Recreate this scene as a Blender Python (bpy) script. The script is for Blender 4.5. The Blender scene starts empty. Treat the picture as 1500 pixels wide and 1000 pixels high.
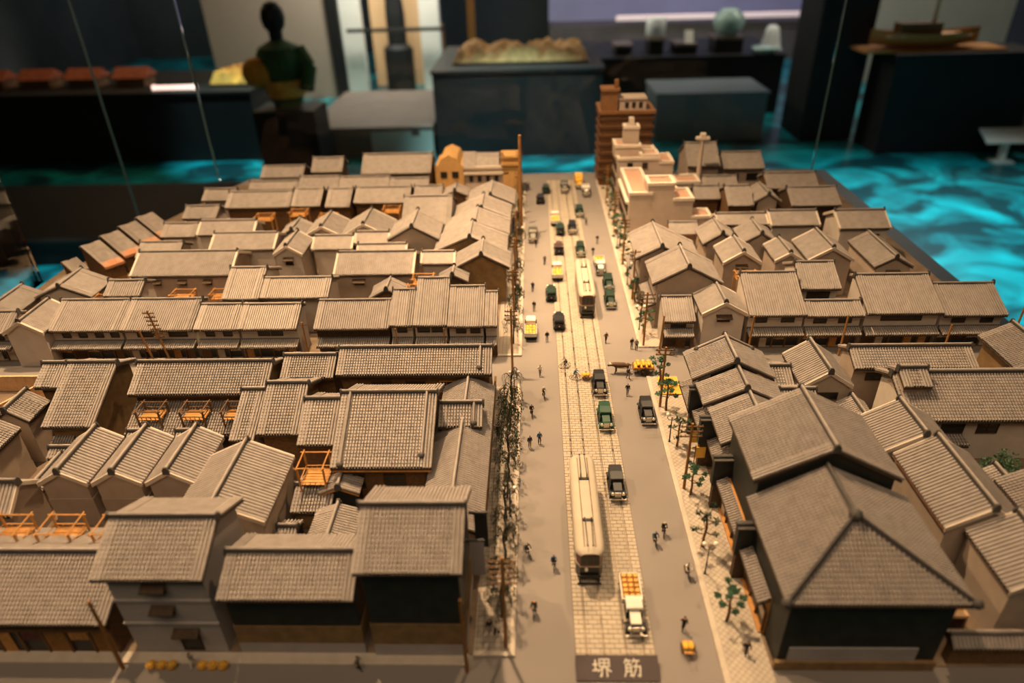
import bpy, math, random
import numpy as np
from mathutils import Matrix, Vector
random.seed(7)
SC = bpy.context.scene
COL = SC.collection
PI = math.pi
# One Blender unit is one centimetre of the museum hall = one metre of the 1:100 model town.
SC.unit_settings.system = 'METRIC'
SC.unit_settings.scale_length = 0.01

# ------------------------------------------------------------------ camera
cam = bpy.data.cameras.new('camera'); cam.sensor_width = 36; cam.lens = 24
cam.clip_start = .5; cam.clip_end = 4000
cam_o = bpy.data.objects.new('camera', cam); COL.objects.link(cam_o); SC.camera = cam_o
PITCH, YAW, ROLL = math.radians(31.1), math.radians(2.2615), .03
r0 = Vector((math.cos(YAW), math.sin(YAW), 0)); fh = Vector((-math.sin(YAW), math.cos(YAW), 0)); zv = Vector((0, 0, 1))
fw = fh * math.cos(PITCH) - zv * math.sin(PITCH); up = fh * math.sin(PITCH) + zv * math.cos(PITCH)
ir = r0 * math.cos(ROLL) - up * math.sin(ROLL); iu = r0 * math.sin(ROLL) + up * math.cos(ROLL)
m4 = Matrix.Identity(4)
for i in range(3): m4[i][0] = ir[i]; m4[i][1] = iu[i]; m4[i][2] = -fw[i]
m4[2][3] = 50.0
cam_o.matrix_world = m4
cam.dof.use_dof = True; cam.dof.focus_distance = 80; cam.dof.aperture_fstop = .030; cam.dof.aperture_blades = 8

# ------------------------------------------------------------------ light
W = bpy.data.worlds.new('world'); SC.world = W; W.use_nodes = True
W.node_tree.nodes['Background'].inputs[0].default_value = (1, .75, .5, 1)
W.node_tree.nodes['Background'].inputs[1].default_value = .01
WARM = (1, .66, .36)
def spot(name, loc, target, power, size, col, radius, blend=.5):
    l = bpy.data.lights.new(name, 'SPOT'); l.energy = power; l.color = col; l.spot_size = math.radians(size); l.spot_blend = blend
    l.shadow_soft_size = radius
    o = bpy.data.objects.new(name, l); COL.objects.link(o); o.location = loc
    o.rotation_euler = (Vector(target) - Vector(loc)).to_track_quat('-Z', 'Y').to_euler(); return o
def area(name, loc, target, power, sx, sy, col):
    l = bpy.data.lights.new(name, 'AREA'); l.energy = power; l.color = col; l.shape = 'RECTANGLE'; l.size = sx; l.size_y = sy
    o = bpy.data.objects.new(name, l); COL.objects.link(o); o.location = loc
    o.rotation_euler = (Vector(target) - Vector(loc)).to_track_quat('-Z', 'Y').to_euler(); return o
spot('ceiling_spot_warm', (-34, 104, 146), (-20, 95, 0), 1.85e6, 78, WARM, 2.5, .85)
spot('ceiling_spot_warm', (-88, 78, 130), (-20, 76, 0), 5e5, 60, WARM, 2.0, .7)
spot('ceiling_spot_warm', (40, 165, 150), (8, 58, 0), 7e5, 44, WARM, 2.5, .9)
spot('ceiling_spot_warm', (6, 112, 170), (5, 106, 0), 1.7e6, 25, WARM, 3, 1)
area('camera_side_fill', (-10, -50, 200), (-5, 70, 0), 2.4e5, 200, 110, (1, .72, .46))  # soft fill added behind the camera, stands for no known fixture
spot('floor_projector', (175, 255, 215), (200, 278, -85), 8.5e6, 66, (.6, .95, 1), 4, .8)
spot('floor_projector', (-190, 420, 215), (-205, 478, -85), 4.5e6, 22, (.6, .95, 1), 4, .8)
spot('floor_projector', (-10, 380, 215), (-10, 440, -85), 7.5e6, 34, (.6, .95, 1), 4, .6)
spot('floor_projector', (-225, 250, 215), (-228, 262, -85), 6.5e6, 17, (.6, .95, 1), 4, .6)
area('gallery_wall_washer', (200, 720, 150), (200, 860, -10), 3.2e5, 300, 20, (.72, .68, 1))
area('left_wall_fill', (-330, 820, 150), (-330, 960, 0), 1.6e5, 220, 20, (.85, 1, .95))  # added fill that lifts the dark left part of the back wall
area('vestibule_ceiling_lamp', (-125, 640, 120), (-125, 720, -30), 8.0e5, 70, 30, (1, .93, .82))
area('display_table_lamp', (-260, 520, 100), (-260, 510, -40), 9e4, 200, 40, (1, .62, .3))
area('gallery_case_lamp', (60, 600, 140), (60, 580, -30), 2.4e5, 300, 30, (1, .85, .68))
area('gallery_case_lamp', (300, 560, 140), (280, 510, -20), 2.4e5, 120, 30, (1, .85, .7))
vs = SC.view_settings; vs.view_transform = 'Standard'; vs.look = 'None'; vs.gamma = 1; vs.use_curve_mapping = False
vs.exposure = 0.0

# ------------------------------------------------------------------ materials
MATS = {}
def M(name, col, rough=.75, var=.12, scale=2.0, bump=0., metal=0., spec=.3, rnd=0., fine=True):
    m = bpy.data.materials.new(name); m.use_nodes = True; nt = m.node_tree; n = nt.nodes; b = n['Principled BSDF']
    b.inputs['Roughness'].default_value = rough; b.inputs['Metallic'].default_value = metal
    b.inputs['Specular IOR Level'].default_value = spec
    tc = n.new('ShaderNodeTexCoord'); no = n.new('ShaderNodeTexNoise'); no.inputs['Scale'].default_value = scale; no.inputs['Detail'].default_value = 5
    nt.links.new(tc.outputs['Object'], no.inputs['Vector'])
    mr = n.new('ShaderNodeMapRange'); mr.inputs['From Min'].default_value = .3; mr.inputs['From Max'].default_value = .7
    mr.inputs['To Min'].default_value = 1 - var; mr.inputs['To Max'].default_value = 1 + var
    nt.links.new(no.outputs['Fac'], mr.inputs['Value'])
    val = mr.outputs[0]
    if rnd:
        oi = n.new('ShaderNodeObjectInfo'); m2 = n.new('ShaderNodeMapRange'); m2.inputs['To Min'].default_value = 1 - rnd; m2.inputs['To Max'].default_value = 1 + rnd
        nt.links.new(oi.outputs['Random'], m2.inputs['Value']); mu = n.new('ShaderNodeMath'); mu.operation = 'MULTIPLY'
        nt.links.new(val, mu.inputs[0]); nt.links.new(m2.outputs[0], mu.inputs[1]); val = mu.outputs[0]
    mx = n.new('ShaderNodeVectorMath'); mx.operation = 'SCALE'; mx.inputs[0].default_value = col; nt.links.new(val, mx.inputs['Scale'])
    nt.links.new(mx.outputs[0], b.inputs['Base Color'])
    if bump:
        bp = n.new('ShaderNodeBump'); bp.inputs['Strength'].default_value = bump; bp.inputs['Distance'].default_value = .1
        n2 = n.new('ShaderNodeTexNoise'); n2.inputs['Scale'].default_value = scale * 5; nt.links.new(tc.outputs['Object'], n2.inputs['Vector'])
        nt.links.new(n2.outputs['Fac'], bp.inputs['Height']); nt.links.new(bp.outputs[0], b.inputs['Normal'])
    MATS[name] = m; return m
def rows_bump(m, pitch, dist, axis=1):
    """fine relief of overlapping tile courses along the slope"""
    nt = m.node_tree; n = nt.nodes; b = n['Principled BSDF']
    tc = n.new('ShaderNodeTexCoord'); sp = n.new('ShaderNodeSeparateXYZ'); nt.links.new(tc.outputs['Object'], sp.inputs[0])
    dv = n.new('ShaderNodeMath'); dv.operation = 'DIVIDE'; dv.inputs[1].default_value = pitch; nt.links.new(sp.outputs[axis], dv.inputs[0])
    fr = n.new('ShaderNodeMath'); fr.operation = 'FRACT'; nt.links.new(dv.outputs[0], fr.inputs[0])
    bp = n.new('ShaderNodeBump'); bp.inputs['Strength'].default_value = .6; bp.inputs['Distance'].default_value = dist
    nt.links.new(fr.outputs[0], bp.inputs['Height']); nt.links.new(bp.outputs[0], b.inputs['Normal'])
M('tile', (.27, .236, .212), .62, .14, 1.2, rnd=.10)
M('tile_far', (.275, .24, .215), .65, .14, 1.0, rnd=.10); rows_bump(MATS['tile_far'], .32, .05)
M('tile_pale', (.34, .295, .26), .65, .12, 1.0, rnd=.08); rows_bump(MATS['tile_pale'], .32, .05)
M('ridge', (.06, .054, .05), .6, .15, 2)  # shade of the ridge sides is put into this near-black tone
M('plaster', (.50, .44, .38), .85, .07, .7, bump=.1, rnd=.06)
M('plaster_brown', (.36, .285, .225), .85, .08, .7, bump=.1, rnd=.08)
M('plaster_grey', (.33, .30, .29), .85, .08, .7, bump=.1)
M('plaster_trim', (.55, .47, .385), .8, .05, 1)
M('black_plaster', (.018, .02, .018), .55, .3, .8)
M('earth_wall', (.20, .125, .055), .9, .2, 1)
M('wood_dark', (.055, .033, .018), .7, .3, 3)
M('wood_brown', (.13, .07, .03), .7, .25, 3, rnd=.15)
M('wood_amber', (.42, .20, .055), .6, .2, 3, rnd=.1)
M('wood_pale', (.60, .38, .20), .65, .12, 3)
M('copper', (.38, .17, .085), .6, .15, 3)
M('opening', (.012, .013, .011), .35, .2, 1, spec=.5)
M('cloth', (.10, .035, .03), .9, .2, 2, rnd=.3)
M('cloth_pale', (.5, .42, .33), .9, .1, 2)
M('road', (.20, .176, .158), .78, .07, .12, bump=.05)
M('block_soil', (.17, .12, .08), .9, .25, .5, bump=.2)
M('kerb', (.44, .38, .31), .8, .08, 1)
M('stone', (.37, .315, .245), .75, .09, .8, rnd=.07)
M('stone_joint', (.12, .095, .07), .9, .2, 2)
M('rail', (.09, .07, .05), .35, .2, 2, metal=.7)
M('base_navy', (.008, .02, .035), .5, .1, 1, spec=.5)
M('sign_plum', (.062, .046, .046), .6, .06, 1)
M('sign_letter', (.62, .57, .48), .7, .04, 1)
M('pole_wood', (.27, .125, .035), .65, .2, 2)
M('iron', (.03, .03, .027), .5, .2, 2)
M('porcelain', (.75, .7, .62), .3, .03, 1)
M('leaf', (.04, .07, .03), .6, .4, 4, rnd=.2)
M('leaf_blue', (.035, .085, .045), .55, .35, 4, rnd=.2)
M('leaf_dark', (.03, .065, .03), .6, .4, 3)
M('twig', (.05, .04, .025), .8, .3, 3)
M('bark', (.14, .075, .035), .85, .3, 3)
M('car_black', (.012, .012, .013), .42, .1, 1, spec=.35)
M('car_green', (.012, .05, .03), .42, .1, 1, spec=.35)
M('car_dark_green', (.012, .028, .018), .42, .1, 1, spec=.35)
M('car_brown', (.07, .035, .025), .3, .1, 1, spec=.5)
M('car_white', (.62, .57, .49), .35, .04, 1, spec=.5)
M('car_yellow', (.75, .42, .05), .4, .08, 1, spec=.4)
M('car_grey', (.17, .16, .14), .5, .1, 1)
M('tyre', (.015, .014, .013), .8, .2, 2)
M('chrome', (.6, .55, .48), .38, .03, 1, metal=.9)
M('glass_dark', (.02, .022, .022), .3, .1, 1, spec=.4)
M('tram_cream', (.40, .345, .27), .6, .05, .6)
M('tram_maroon', (.16, .045, .025), .4, .12, 1, spec=.5)
M('tram_black', (.014, .013, .012), .3, .1, 1, spec=.6)
M('lamp_glass', (.9, .85, .7), .2, .02, 1)
M('barrel', (.62, .33, .07), .55, .25, 3, rnd=.2)
M('sack', (.66, .38, .05), .75, .15, 3, rnd=.1)
M('skin', (.55, .32, .2), .6, .05, 2)
M('hair', (.02, .015, .012), .6, .1, 2)
M('cloth_navy', (.02, .035, .07), .85, .15, 3)
M('cloth_black', (.018, .016, .015), .85, .15, 3)
M('cloth_grey', (.20, .18, .16), .85, .1, 3)
M('cloth_white', (.65, .6, .52), .85, .05, 3)
M('cloth_blue', (.03, .10, .2), .85, .1, 3)
M('hat_orange', (.75, .25, .03), .7, .1, 3)
M('hide_brown', (.085, .045, .025), .8, .2, 3)
M('concrete', (.45, .365, .295), .8, .06, .5)
M('concrete_cap', (.6, .52, .425), .75, .04, 1)
M('roof_pink', (.40, .235, .165), .8, .08, .6)
M('brick_brown', (.21, .10, .04), .75, .12, 1)
M('brick_band', (.09, .042, .017), .8, .12, 1)
M('cream_stone', (.5, .29, .105), .75, .1, .8)
M('hall_dark', (.012, .012, .012), .6, .2, .05, spec=.25)
M('hall_wall', (.05, .055, .055), .8, .2, .02)
M('hall_ceiling', (.03, .03, .03), .9, .1, .05)
M('bench_grey', (.13, .105, .09), .6, .15, .05)
M('bench_panel', (.42, .44, .39), .6, .08, .05)
M('white_paint', (.7, .68, .62), .6, .06, .05)
M('lavender_wall', (.36, .35, .5), .8, .08, .02)
M('slab_blue', (.13, .16, .175), .5, .1, .03)
M('amber_heap', (.62, .30, .05), .7, .3, .2)
M('tan_relief', (.40, .22, .08), .8, .3, .3)
M('celadon', (.34, .48, .44), .25, .08, .2, spec=.6)
M('white_glaze', (.72, .74, .73), .25, .04, .2, spec=.6)
M('robe_green', (.03, .075, .025), .8, .35, .08)
M('robe_yellow', (.5, .22, .02), .7, .2, .1)
M('red_roof', (.25, .07, .03), .8, .2, .2)
# lattice paved sidewalk
def lattice(name, col, joint, size, rot):
    m = M(name, col, .8, .06, .6); nt = m.node_tree; n = nt.nodes; b = n['Principled BSDF']
    tc = n.new('ShaderNodeTexCoord'); mp = n.new('ShaderNodeMapping'); mp.inputs['Rotation'].default_value = (0, 0, rot); nt.links.new(tc.outputs['Object'], mp.inputs[0])
    br = n.new('ShaderNodeTexBrick'); br.offset = 0; br.inputs['Scale'].default_value = 1; br.inputs['Brick Width'].default_value = size; br.inputs['Row Height'].default_value = size
    br.inputs['Mortar Size'].default_value = size * .055; br.inputs['Mortar Smooth'].default_value = .2
    br.inputs['Color1'].default_value = (*col, 1); br.inputs['Color2'].default_value = (*[c * .93 for c in col], 1); br.inputs['Mortar'].default_value = (*joint, 1)
    nt.links.new(mp.outputs[0], br.inputs['Vector']); nt.links.new(br.outputs['Color'], b.inputs['Base Color'])
    bp = n.new('ShaderNodeBump'); bp.inputs['Strength'].default_value = .6; bp.inputs['Distance'].default_value = .05; bp.invert = True
    nt.links.new(br.outputs['Fac'], bp.inputs['Height']); nt.links.new(bp.outputs[0], b.inputs['Normal'])
lattice('walk_lattice', (.42, .365, .295), (.24, .19, .145), .40, PI / 4)
lattice('walk_grid', (.30, .26, .215), (.16, .12, .09), .5, 0)
# museum floor with projected turquoise wave light painted into its colour
def floor_mat():
    m = bpy.data.materials.new('wave_light_floor'); m.use_nodes = True; nt = m.node_tree; n = nt.nodes; b = n['Principled BSDF']
    tc = n.new('ShaderNodeTexCoord'); no = n.new('ShaderNodeTexNoise'); no.inputs['Scale'].default_value = .022; no.inputs['Detail'].default_value = 4; no.inputs['Distortion'].default_value = 1.6
    nt.links.new(tc.outputs['Object'], no.inputs['Vector']); cr = n.new('ShaderNodeValToRGB')
    cr.color_ramp.elements[0].position = .42; cr.color_ramp.elements[0].color = (.004, .045, .055, 1)
    cr.color_ramp.elements[1].position = .72; cr.color_ramp.elements[1].color = (.004, .46, .52, 1)
    nt.links.new(no.outputs['Fac'], cr.inputs[0]); nt.links.new(cr.outputs[0], b.inputs['Base Color'])
    b.inputs['Roughness'].default_value = .3; MATS['wave_light_floor'] = m
floor_mat()
def glass_mat():
    m = bpy.data.materials.new('case_glass'); m.use_nodes = True; nt = m.node_tree; n = nt.nodes; out = n['Material Output']; n.remove(n['Principled BSDF'])
    t = n.new('ShaderNodeBsdfTransparent'); t.inputs[0].default_value = (.93, .96, .95, 1); g = n.new('ShaderNodeBsdfGlossy'); g.inputs['Roughness'].default_value = .01
    f = n.new('ShaderNodeFresnel'); f.inputs[0].default_value = 1.25; mx = n.new('ShaderNodeMixShader')
    nt.links.new(f.outputs[0], mx.inputs[0]); nt.links.new(t.outputs[0], mx.inputs[1]); nt.links.new(g.outputs[0], mx.inputs[2]); nt.links.new(mx.outputs[0], out.inputs[0]); MATS['case_glass'] = m
    e = M('glass_edge', (.12, .2, .19), .25, .05, .1, spec=.6)
glass_mat()
def emit(name, col, s):
    m = bpy.data.materials.new(name); m.use_nodes = True; b = m.node_tree.nodes['Principled BSDF']
    b.inputs['Base Color'].default_value = (*col, 1); b.inputs['Emission Color'].default_value = (*col, 1); b.inputs['Emission Strength'].default_value = s; MATS[name] = m
emit('tube_light', (1, .72, .6), 1.6)
emit('shelf_light', (1, .78, .7), .35)

ORD = ['first', 'second', 'third', 'fourth', 'fifth', 'sixth', 'seventh', 'eighth', 'ninth', 'tenth', 'eleventh', 'twelfth', 'thirteenth', 'fourteenth', 'fifteenth', 'sixteenth', 'seventeenth', 'eighteenth', 'nineteenth', 'twentieth', 'twenty-first', 'twenty-second', 'twenty-third', 'twenty-fourth']
# ------------------------------------------------------------------ mesh builder
class MB:
    def __init__(s): s.v = []; s.f = []; s.n = 0
    def add(s, v, faces, mi=0):
        v = np.asarray(v, float).reshape(-1, 3); s.v.append(v)
        by = {}
        for f in faces: by.setdefault(len(f), []).append(f)
        for k, fs in by.items(): s.f.append((np.asarray(fs, int) + s.n, mi))
        s.n += len(v)
    def box(s, x0, x1, y0, y1, z0, z1, mi=0):
        s.add([(x0, y0, z0), (x1, y0, z0), (x1, y1, z0), (x0, y1, z0), (x0, y0, z1), (x1, y0, z1), (x1, y1, z1), (x0, y1, z1)],
              [(0, 3, 2, 1), (4, 5, 6, 7), (0, 1, 5, 4), (1, 2, 6, 5), (2, 3, 7, 6), (3, 0, 4, 7)], mi)
    def prism(s, prof, x0, x1, mi=0):
        """profile of (y, z) points (counter-clockwise seen from -x... any) extruded along x"""
        k = len(prof); v = [(x0, y, z) for y, z in prof] + [(x1, y, z) for y, z in prof]
        f = [tuple(range(k)), tuple(range(2 * k - 1, k - 1, -1))] + [(i, i + k, (i + 1) % k + k, (i + 1) % k) for i in range(k)]
        s.add(v, f, mi)
    def zprism(s, poly, z0, z1, mi=0):
        k = len(poly); v = [(x, y, z0) for x, y in poly] + [(x, y, z1) for x, y in poly]
        f = [tuple(range(k - 1, -1, -1)), tuple(range(k, 2 * k))] + [(i, (i + 1) % k, (i + 1) % k + k, i + k) for i in range(k)]
        s.add(v, f, mi)
    def cyl(s, p0, p1, r0, r1=None, n=8, mi=0, cap=True):
        r1 = r0 if r1 is None else r1
        p0 = Vector(p0); p1 = Vector(p1); d = (p1 - p0).normalized(); a = d.orthogonal().normalized(); b = d.cross(a)
        v = []
        for p, r in ((p0, r0), (p1, r1)):
            for i in range(n):
                t = 2 * PI * i / n; v.append(p + (a * math.cos(t) + b * math.sin(t)) * r)
        f = [(i, (i + 1) % n, (i + 1) % n + n, i + n) for i in range(n)]
        if cap: f += [tuple(range(n - 1, -1, -1)), tuple(range(n, 2 * n))]
        s.add(v, f, mi)
    def tube(s, pts, r, n=6, mi=0, r1=None):
        k = len(pts)
        for i in range(k - 1):
            ra = r if r1 is None else r + (r1 - r) * i / (k - 1); rb = r if r1 is None else r + (r1 - r) * (i + 1) / (k - 1)
            s.cyl(pts[i], pts[i + 1], ra, rb, n, mi)
    def lathe(s, prof, c=(0, 0, 0), n=16, mi=0):
        k = len(prof); v = []
        for r, z in prof:
            for i in range(n): t = 2 * PI * i / n; v.append((c[0] + r * math.cos(t), c[1] + r * math.sin(t), c[2] + z))
        f = [(j * n + i, j * n + (i + 1) % n, (j + 1) * n + (i + 1) % n, (j + 1) * n + i) for j in range(k - 1) for i in range(n)]
        f += [tuple(range(n - 1, -1, -1)), tuple((k - 1) * n + i for i in range(n))]
        s.add(v, f, mi)
    def ball(s, c, r, n=8, mi=0, sc=(1, 1, 1)):
        prof = [(math.sin(PI * j / 6), -math.cos(PI * j / 6)) for j in range(1, 6)]
        v = []; 
        for rr, z in prof:
            for i in range(n): t = 2 * PI * i / n; v.append((c[0] + r * sc[0] * rr * math.cos(t), c[1] + r * sc[1] * rr * math.sin(t), c[2] + r * sc[2] * z))
        v += [(c[0], c[1], c[2] - r * sc[2]), (c[0], c[1], c[2] + r * sc[2])]
        f = [(j * n + i, j * n + (i + 1) % n, (j + 1) * n + (i + 1) % n, (j + 1) * n + i) for j in range(4) for i in range(n)]
        f += [(5 * n, (i + 1) % n, i) for i in range(n)] + [(5 * n + 1, 4 * n + i, 4 * n + (i + 1) % n) for i in range(n)]
        s.add(v, f, mi)
    def ring(s, c, R, r, axis='x', n=16, k=5, mi=0):
        v = []
        for i in range(n):
            t = 2 * PI * i / n
            for j in range(k):
                q = 2 * PI * j / k; a = R + r * math.cos(q); h = r * math.sin(q)
                p = (a * math.cos(t), a * math.sin(t), h)
                if axis == 'x': p = (h, p[0], p[1])
                elif axis == 'y': p = (p[0], h, p[1])
                v.append((c[0] + p[0], c[1] + p[1], c[2] + p[2]))
        f = [(i * k + j, ((i + 1) % n) * k + j, ((i + 1) % n) * k + (j + 1) % k, i * k + (j + 1) % k) for i in range(n) for j in range(k)]
        s.add(v, f, mi)
    def grid(s, V, mi=0):
        a, b = V.shape[:2]; s.v.append(V.reshape(-1, 3))
        idx = np.arange(a * b).reshape(a, b) + s.n
        q = np.stack([idx[:-1, :-1], idx[1:, :-1], idx[1:, 1:], idx[:-1, 1:]], -1).reshape(-1, 4)
        s.f.append((q, mi)); s.n += a * b
    def mesh(s, name, mats, smooth=False):
        me = bpy.data.meshes.new(name); v = np.concatenate(s.v); nl = sum(f.size for f, _ in s.f); nf = sum(len(f) for f, _ in s.f)
        me.vertices.add(len(v)); me.vertices.foreach_set('co', v.ravel())
        me.loops.add(nl); me.loops.foreach_set('vertex_index', np.concatenate([f.ravel() for f, _ in s.f]))
        me.polygons.add(nf); tot = np.concatenate([np.full(len(f), f.shape[1]) for f, _ in s.f]); st = np.concatenate([[0], np.cumsum(tot)[:-1]])
        me.polygons.foreach_set('loop_start', st); me.polygons.foreach_set('loop_total', tot)
        me.polygons.foreach_set('material_index', np.concatenate([np.full(len(f), mi) for f, mi in s.f]))
        me.polygons.foreach_set('use_smooth', np.full(nf, bool(smooth)))
        for m in ([mats] if isinstance(mats, str) else mats): me.materials.append(MATS[m])
        me.update(calc_edges=True); me.validate(); return me
    def build(s, name, mats, parent=None, loc=(0, 0, 0), rz=0, smooth=False):
        return put(s.mesh(name, mats, smooth), name, parent, loc, rz)
def put(me, name, parent=None, loc=(0, 0, 0), rz=0):
    o = bpy.data.objects.new(name, me); COL.objects.link(o); o.location = loc; o.rotation_euler = (0, 0, rz)
    if parent is not None: o.parent = parent
    return o
def tag(o, label=None, cat=None, group=None, kind=None):
    if label: o['label'] = label
    if cat: o['category'] = cat
    if group: o['group'] = group
    if kind: o['kind'] = kind
    return o
def thing(name, label, cat, loc=(0, 0, 0), rz=0, group=None):
    o = bpy.data.objects.new(name, None); COL.objects.link(o); o.empty_display_size = .3; o.location = loc; o.rotation_euler = (0, 0, rz)
    return tag(o, label, cat, group)
def copy_tree(o, parent=None):
    c = o.copy(); COL.objects.link(c); c.parent = parent
    for ch in list(o.children): copy_tree(ch, c)
    return c
def dup(proto, loc, rz, label, group=None):
    c = copy_tree(proto); c.location = loc; c.rotation_euler = (0, 0, rz); c['label'] = label
    if group: c['group'] = group
    return c
def one(fn, name, mats, parent=None, loc=(0, 0, 0), rz=0, smooth=False):
    b = MB(); fn(b); return b.build(name, mats, parent, loc, rz, smooth)
CACHE = {}
def cached(key, fn, name, mats, smooth=False):
    if key not in CACHE:
        b = MB(); fn(b); CACHE[key] = b.mesh(name, mats, smooth)
    return CACHE[key]

# ------------------------------------------------------------------ museum hall shell
def struct(o): o['kind'] = 'structure'; return o
FZ, CZ = -85, 235
struct(one(lambda b: b.box(-520, 520, -160, 960, FZ - 4, FZ), 'floor', 'wave_light_floor'))
struct(one(lambda b: b.box(-520, 520, -160, 960, CZ, CZ + 4), 'ceiling', 'hall_ceiling'))
struct(one(lambda b: b.box(-524, -520, -160, 960, FZ, CZ), 'wall_left', 'hall_wall'))
struct(one(lambda b: b.box(520, 524, -160, 960, FZ, CZ), 'wall_right', 'hall_wall'))
struct(one(lambda b: b.box(-520, 520, -164, -160, FZ, CZ), 'wall_front', 'hall_wall'))
struct(one(lambda b: b.box(-520, 20, 960, 964, FZ, CZ), 'wall_back', 'hall_wall'))
struct(one(lambda b: b.box(20, 520, 900, 904, -46, CZ), 'wall_gallery', 'lavender_wall'))
struct(one(lambda b: b.box(20, 520, 846, 904, FZ, -46), 'wall_dado', 'bench_grey'))

# ------------------------------------------------------------------ model base and streets
TX0, TX1, TY0, TY1 = -84, 65, 31.0, 160
EDGE = [(-84, 31), (65, 31), (65, 160), (-68.5, 160), (-84, 106)]
t = thing('display_table', 'large dark display table carrying the miniature town', 'table', ((TX0 + TX1) / 2, 95, FZ))
one(lambda b: b.zprism([(-85, 30), (69, 30), (69, 161.2), (-69, 161.2), (-85, 106.2)], 80, 84.3), 'table_top', 'base_navy', t, (-(TX0 + TX1) / 2, -95, 0))
one(lambda b: b.zprism([(-78, 36), (60, 36), (60, 155), (-64, 155), (-78, 108)], 0, 80), 'plinth', 'hall_dark', t, (-(TX0 + TX1) / 2, -95, 0))
struct(one(lambda b: b.zprism(EDGE, -.7, 0), 'model_road', 'road'))
for nm, a in (('block_ground', (TX0, -5.3, 34.0, 72.0)), ('block_ground', (TX0, -5.3, 78.7, 110)), ('block_ground', (18.2, TX1, 33.2, 72.5)), ('block_ground', (18.2, TX1, 80.5, 155))):
    struct(one(lambda b: b.box(a[0], a[1], a[2], a[3], 0, .08), nm, 'block_soil'))
struct(one(lambda b: b.zprism([(-82.6, 110.02), (-5.3, 110.02), (-5.3, 155), (-70, 155)], 0, .08), 'block_ground', 'block_soil'))
for y0, y1 in ((34.2, 71.6), (79.2, 154)):
    struct(one(lambda b: b.box(-5.2, -2.25, y0, y1, 0, .18), 'sidewalk_left', 'walk_grid'))
    struct(one(lambda b: b.box(-2.25, -1.85, y0 - .4, y1 + .4, 0, .22), 'kerb_strip', 'kerb'))
    struct(one(lambda b: b.box(-5.2, -2.25, y0 - .4, y0, 0, .22), 'kerb_strip', 'kerb'))
for y0, y1 in ((31.2, 73.5), (80.8, 154)):
    struct(one(lambda b: b.box(14.75, 18.2, y0, y1, 0, .18), 'sidewalk_right', 'walk_lattice'))
    struct(one(lambda b: b.box(14.3, 14.75, y0, y1, 0, .22), 'kerb_strip', 'kerb'))
struct(one(lambda b: b.box(TX0, -5.6, 33.0, 34.0, 0, .15), 'kerb_strip', 'kerb'))
# tram paving: every stone near the camera its own part, the far ones one part
pv = struct(one(lambda b: b.box(3.0, 9.4, 33.6, 155, 0, .06), 'tram_paving', 'stone_joint'))
RAILS = (3.9, 5.3, 7.1, 8.5)
def paving():
    far = MB(); k = 0; row = 0; y = 33.65
    while y < 154.6:
        xs = [3.02]; x = 3.02 + (.4 if row % 2 else .8)
        while x < 9.2: xs.append(x); x += .8
        xs.append(9.38)
        for a, b_ in zip(xs[:-1], xs[1:]):
            w = b_ - a - .05; dz = .12 + random.uniform(-.012, .012)
            if k < 300:
                ww = round(w, 2)
                me = cached(('stone', ww), lambda b: (b.box(-ww / 2, ww / 2, -.2, .2, 0, .06)), 'paving_stone', 'stone')
                put(me, 'paving_stone', pv, ((a + b_) / 2, y + .22, .06 + random.uniform(-.012, .012))); k += 1
            else: far.box(a + .025, b_ - .025, y + .02, y + .42, .06, dz)
        y += .45; row += 1
    tag(far.build('paving_stones', 'stone', pv), kind='stuff')
    for r in RAILS:
        one(lambda b: (b.box(r - .09, r - .04, 33.7, 154.6, .05, .145), b.box(r + .03, r + .1, 33.7, 154.6, .05, .145), b.box(r - .04, r + .03, 33.7, 154.6, .05, .11)), 'rail', 'rail', pv)
paving()

# ------------------------------------------------------------------ houses
NEARP = [(0, 0), (.24, 0), (.27, .19), (.45, .25), (.78, .25), (.96, .19)]
FARP = [(0, 0), (.26, 0), (.3, .18), (.62, .22), (.96, .18)]
def slope(mb, xa, xb, ye, ze, yr, zr, rows, hipL=0., hipR=0., rib=.3):
    w = xb - xa; n = max(2, round(abs(w) / rib)); p = w / n; prof = NEARP if rows else FARP
    us, hs = [], []
    for i in range(n):
        for a, h in prof: us.append(xa + (i + a) * p); hs.append(h)
    us.append(xb); hs.append(0)
    us = np.array(us); hs = np.array(hs)
    ln = math.hypot(yr - ye, zr - ze)
    if rows is True:
        nv = max(2, round(ln / .36)); vv, hh = [], []
        for i in range(nv): vv += [i / nv, (i + .98) / nv]; hh += [.085, 0.0]
    else: vv, hh = [0, 1], [0, 0]
    vv = np.array(vv); hh = np.array(hh)
    vmax = np.ones(len(us))
    if hipL > 0: vmax = np.minimum(vmax, np.maximum((us - xa) / hipL, 0.002))
    if hipR > 0: vmax = np.minimum(vmax, np.maximum((xb - us) / hipR, 0.002))
    v2 = np.minimum(vv[None, :], vmax[:, None])
    V = np.empty((len(us), len(vv), 3)); V[..., 0] = us[:, None]; V[..., 1] = ye + (yr - ye) * v2; V[..., 2] = ze + (zr - ze) * v2 + hs[:, None] + hh[None, :] + .03
    mb.grid(V)
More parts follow.
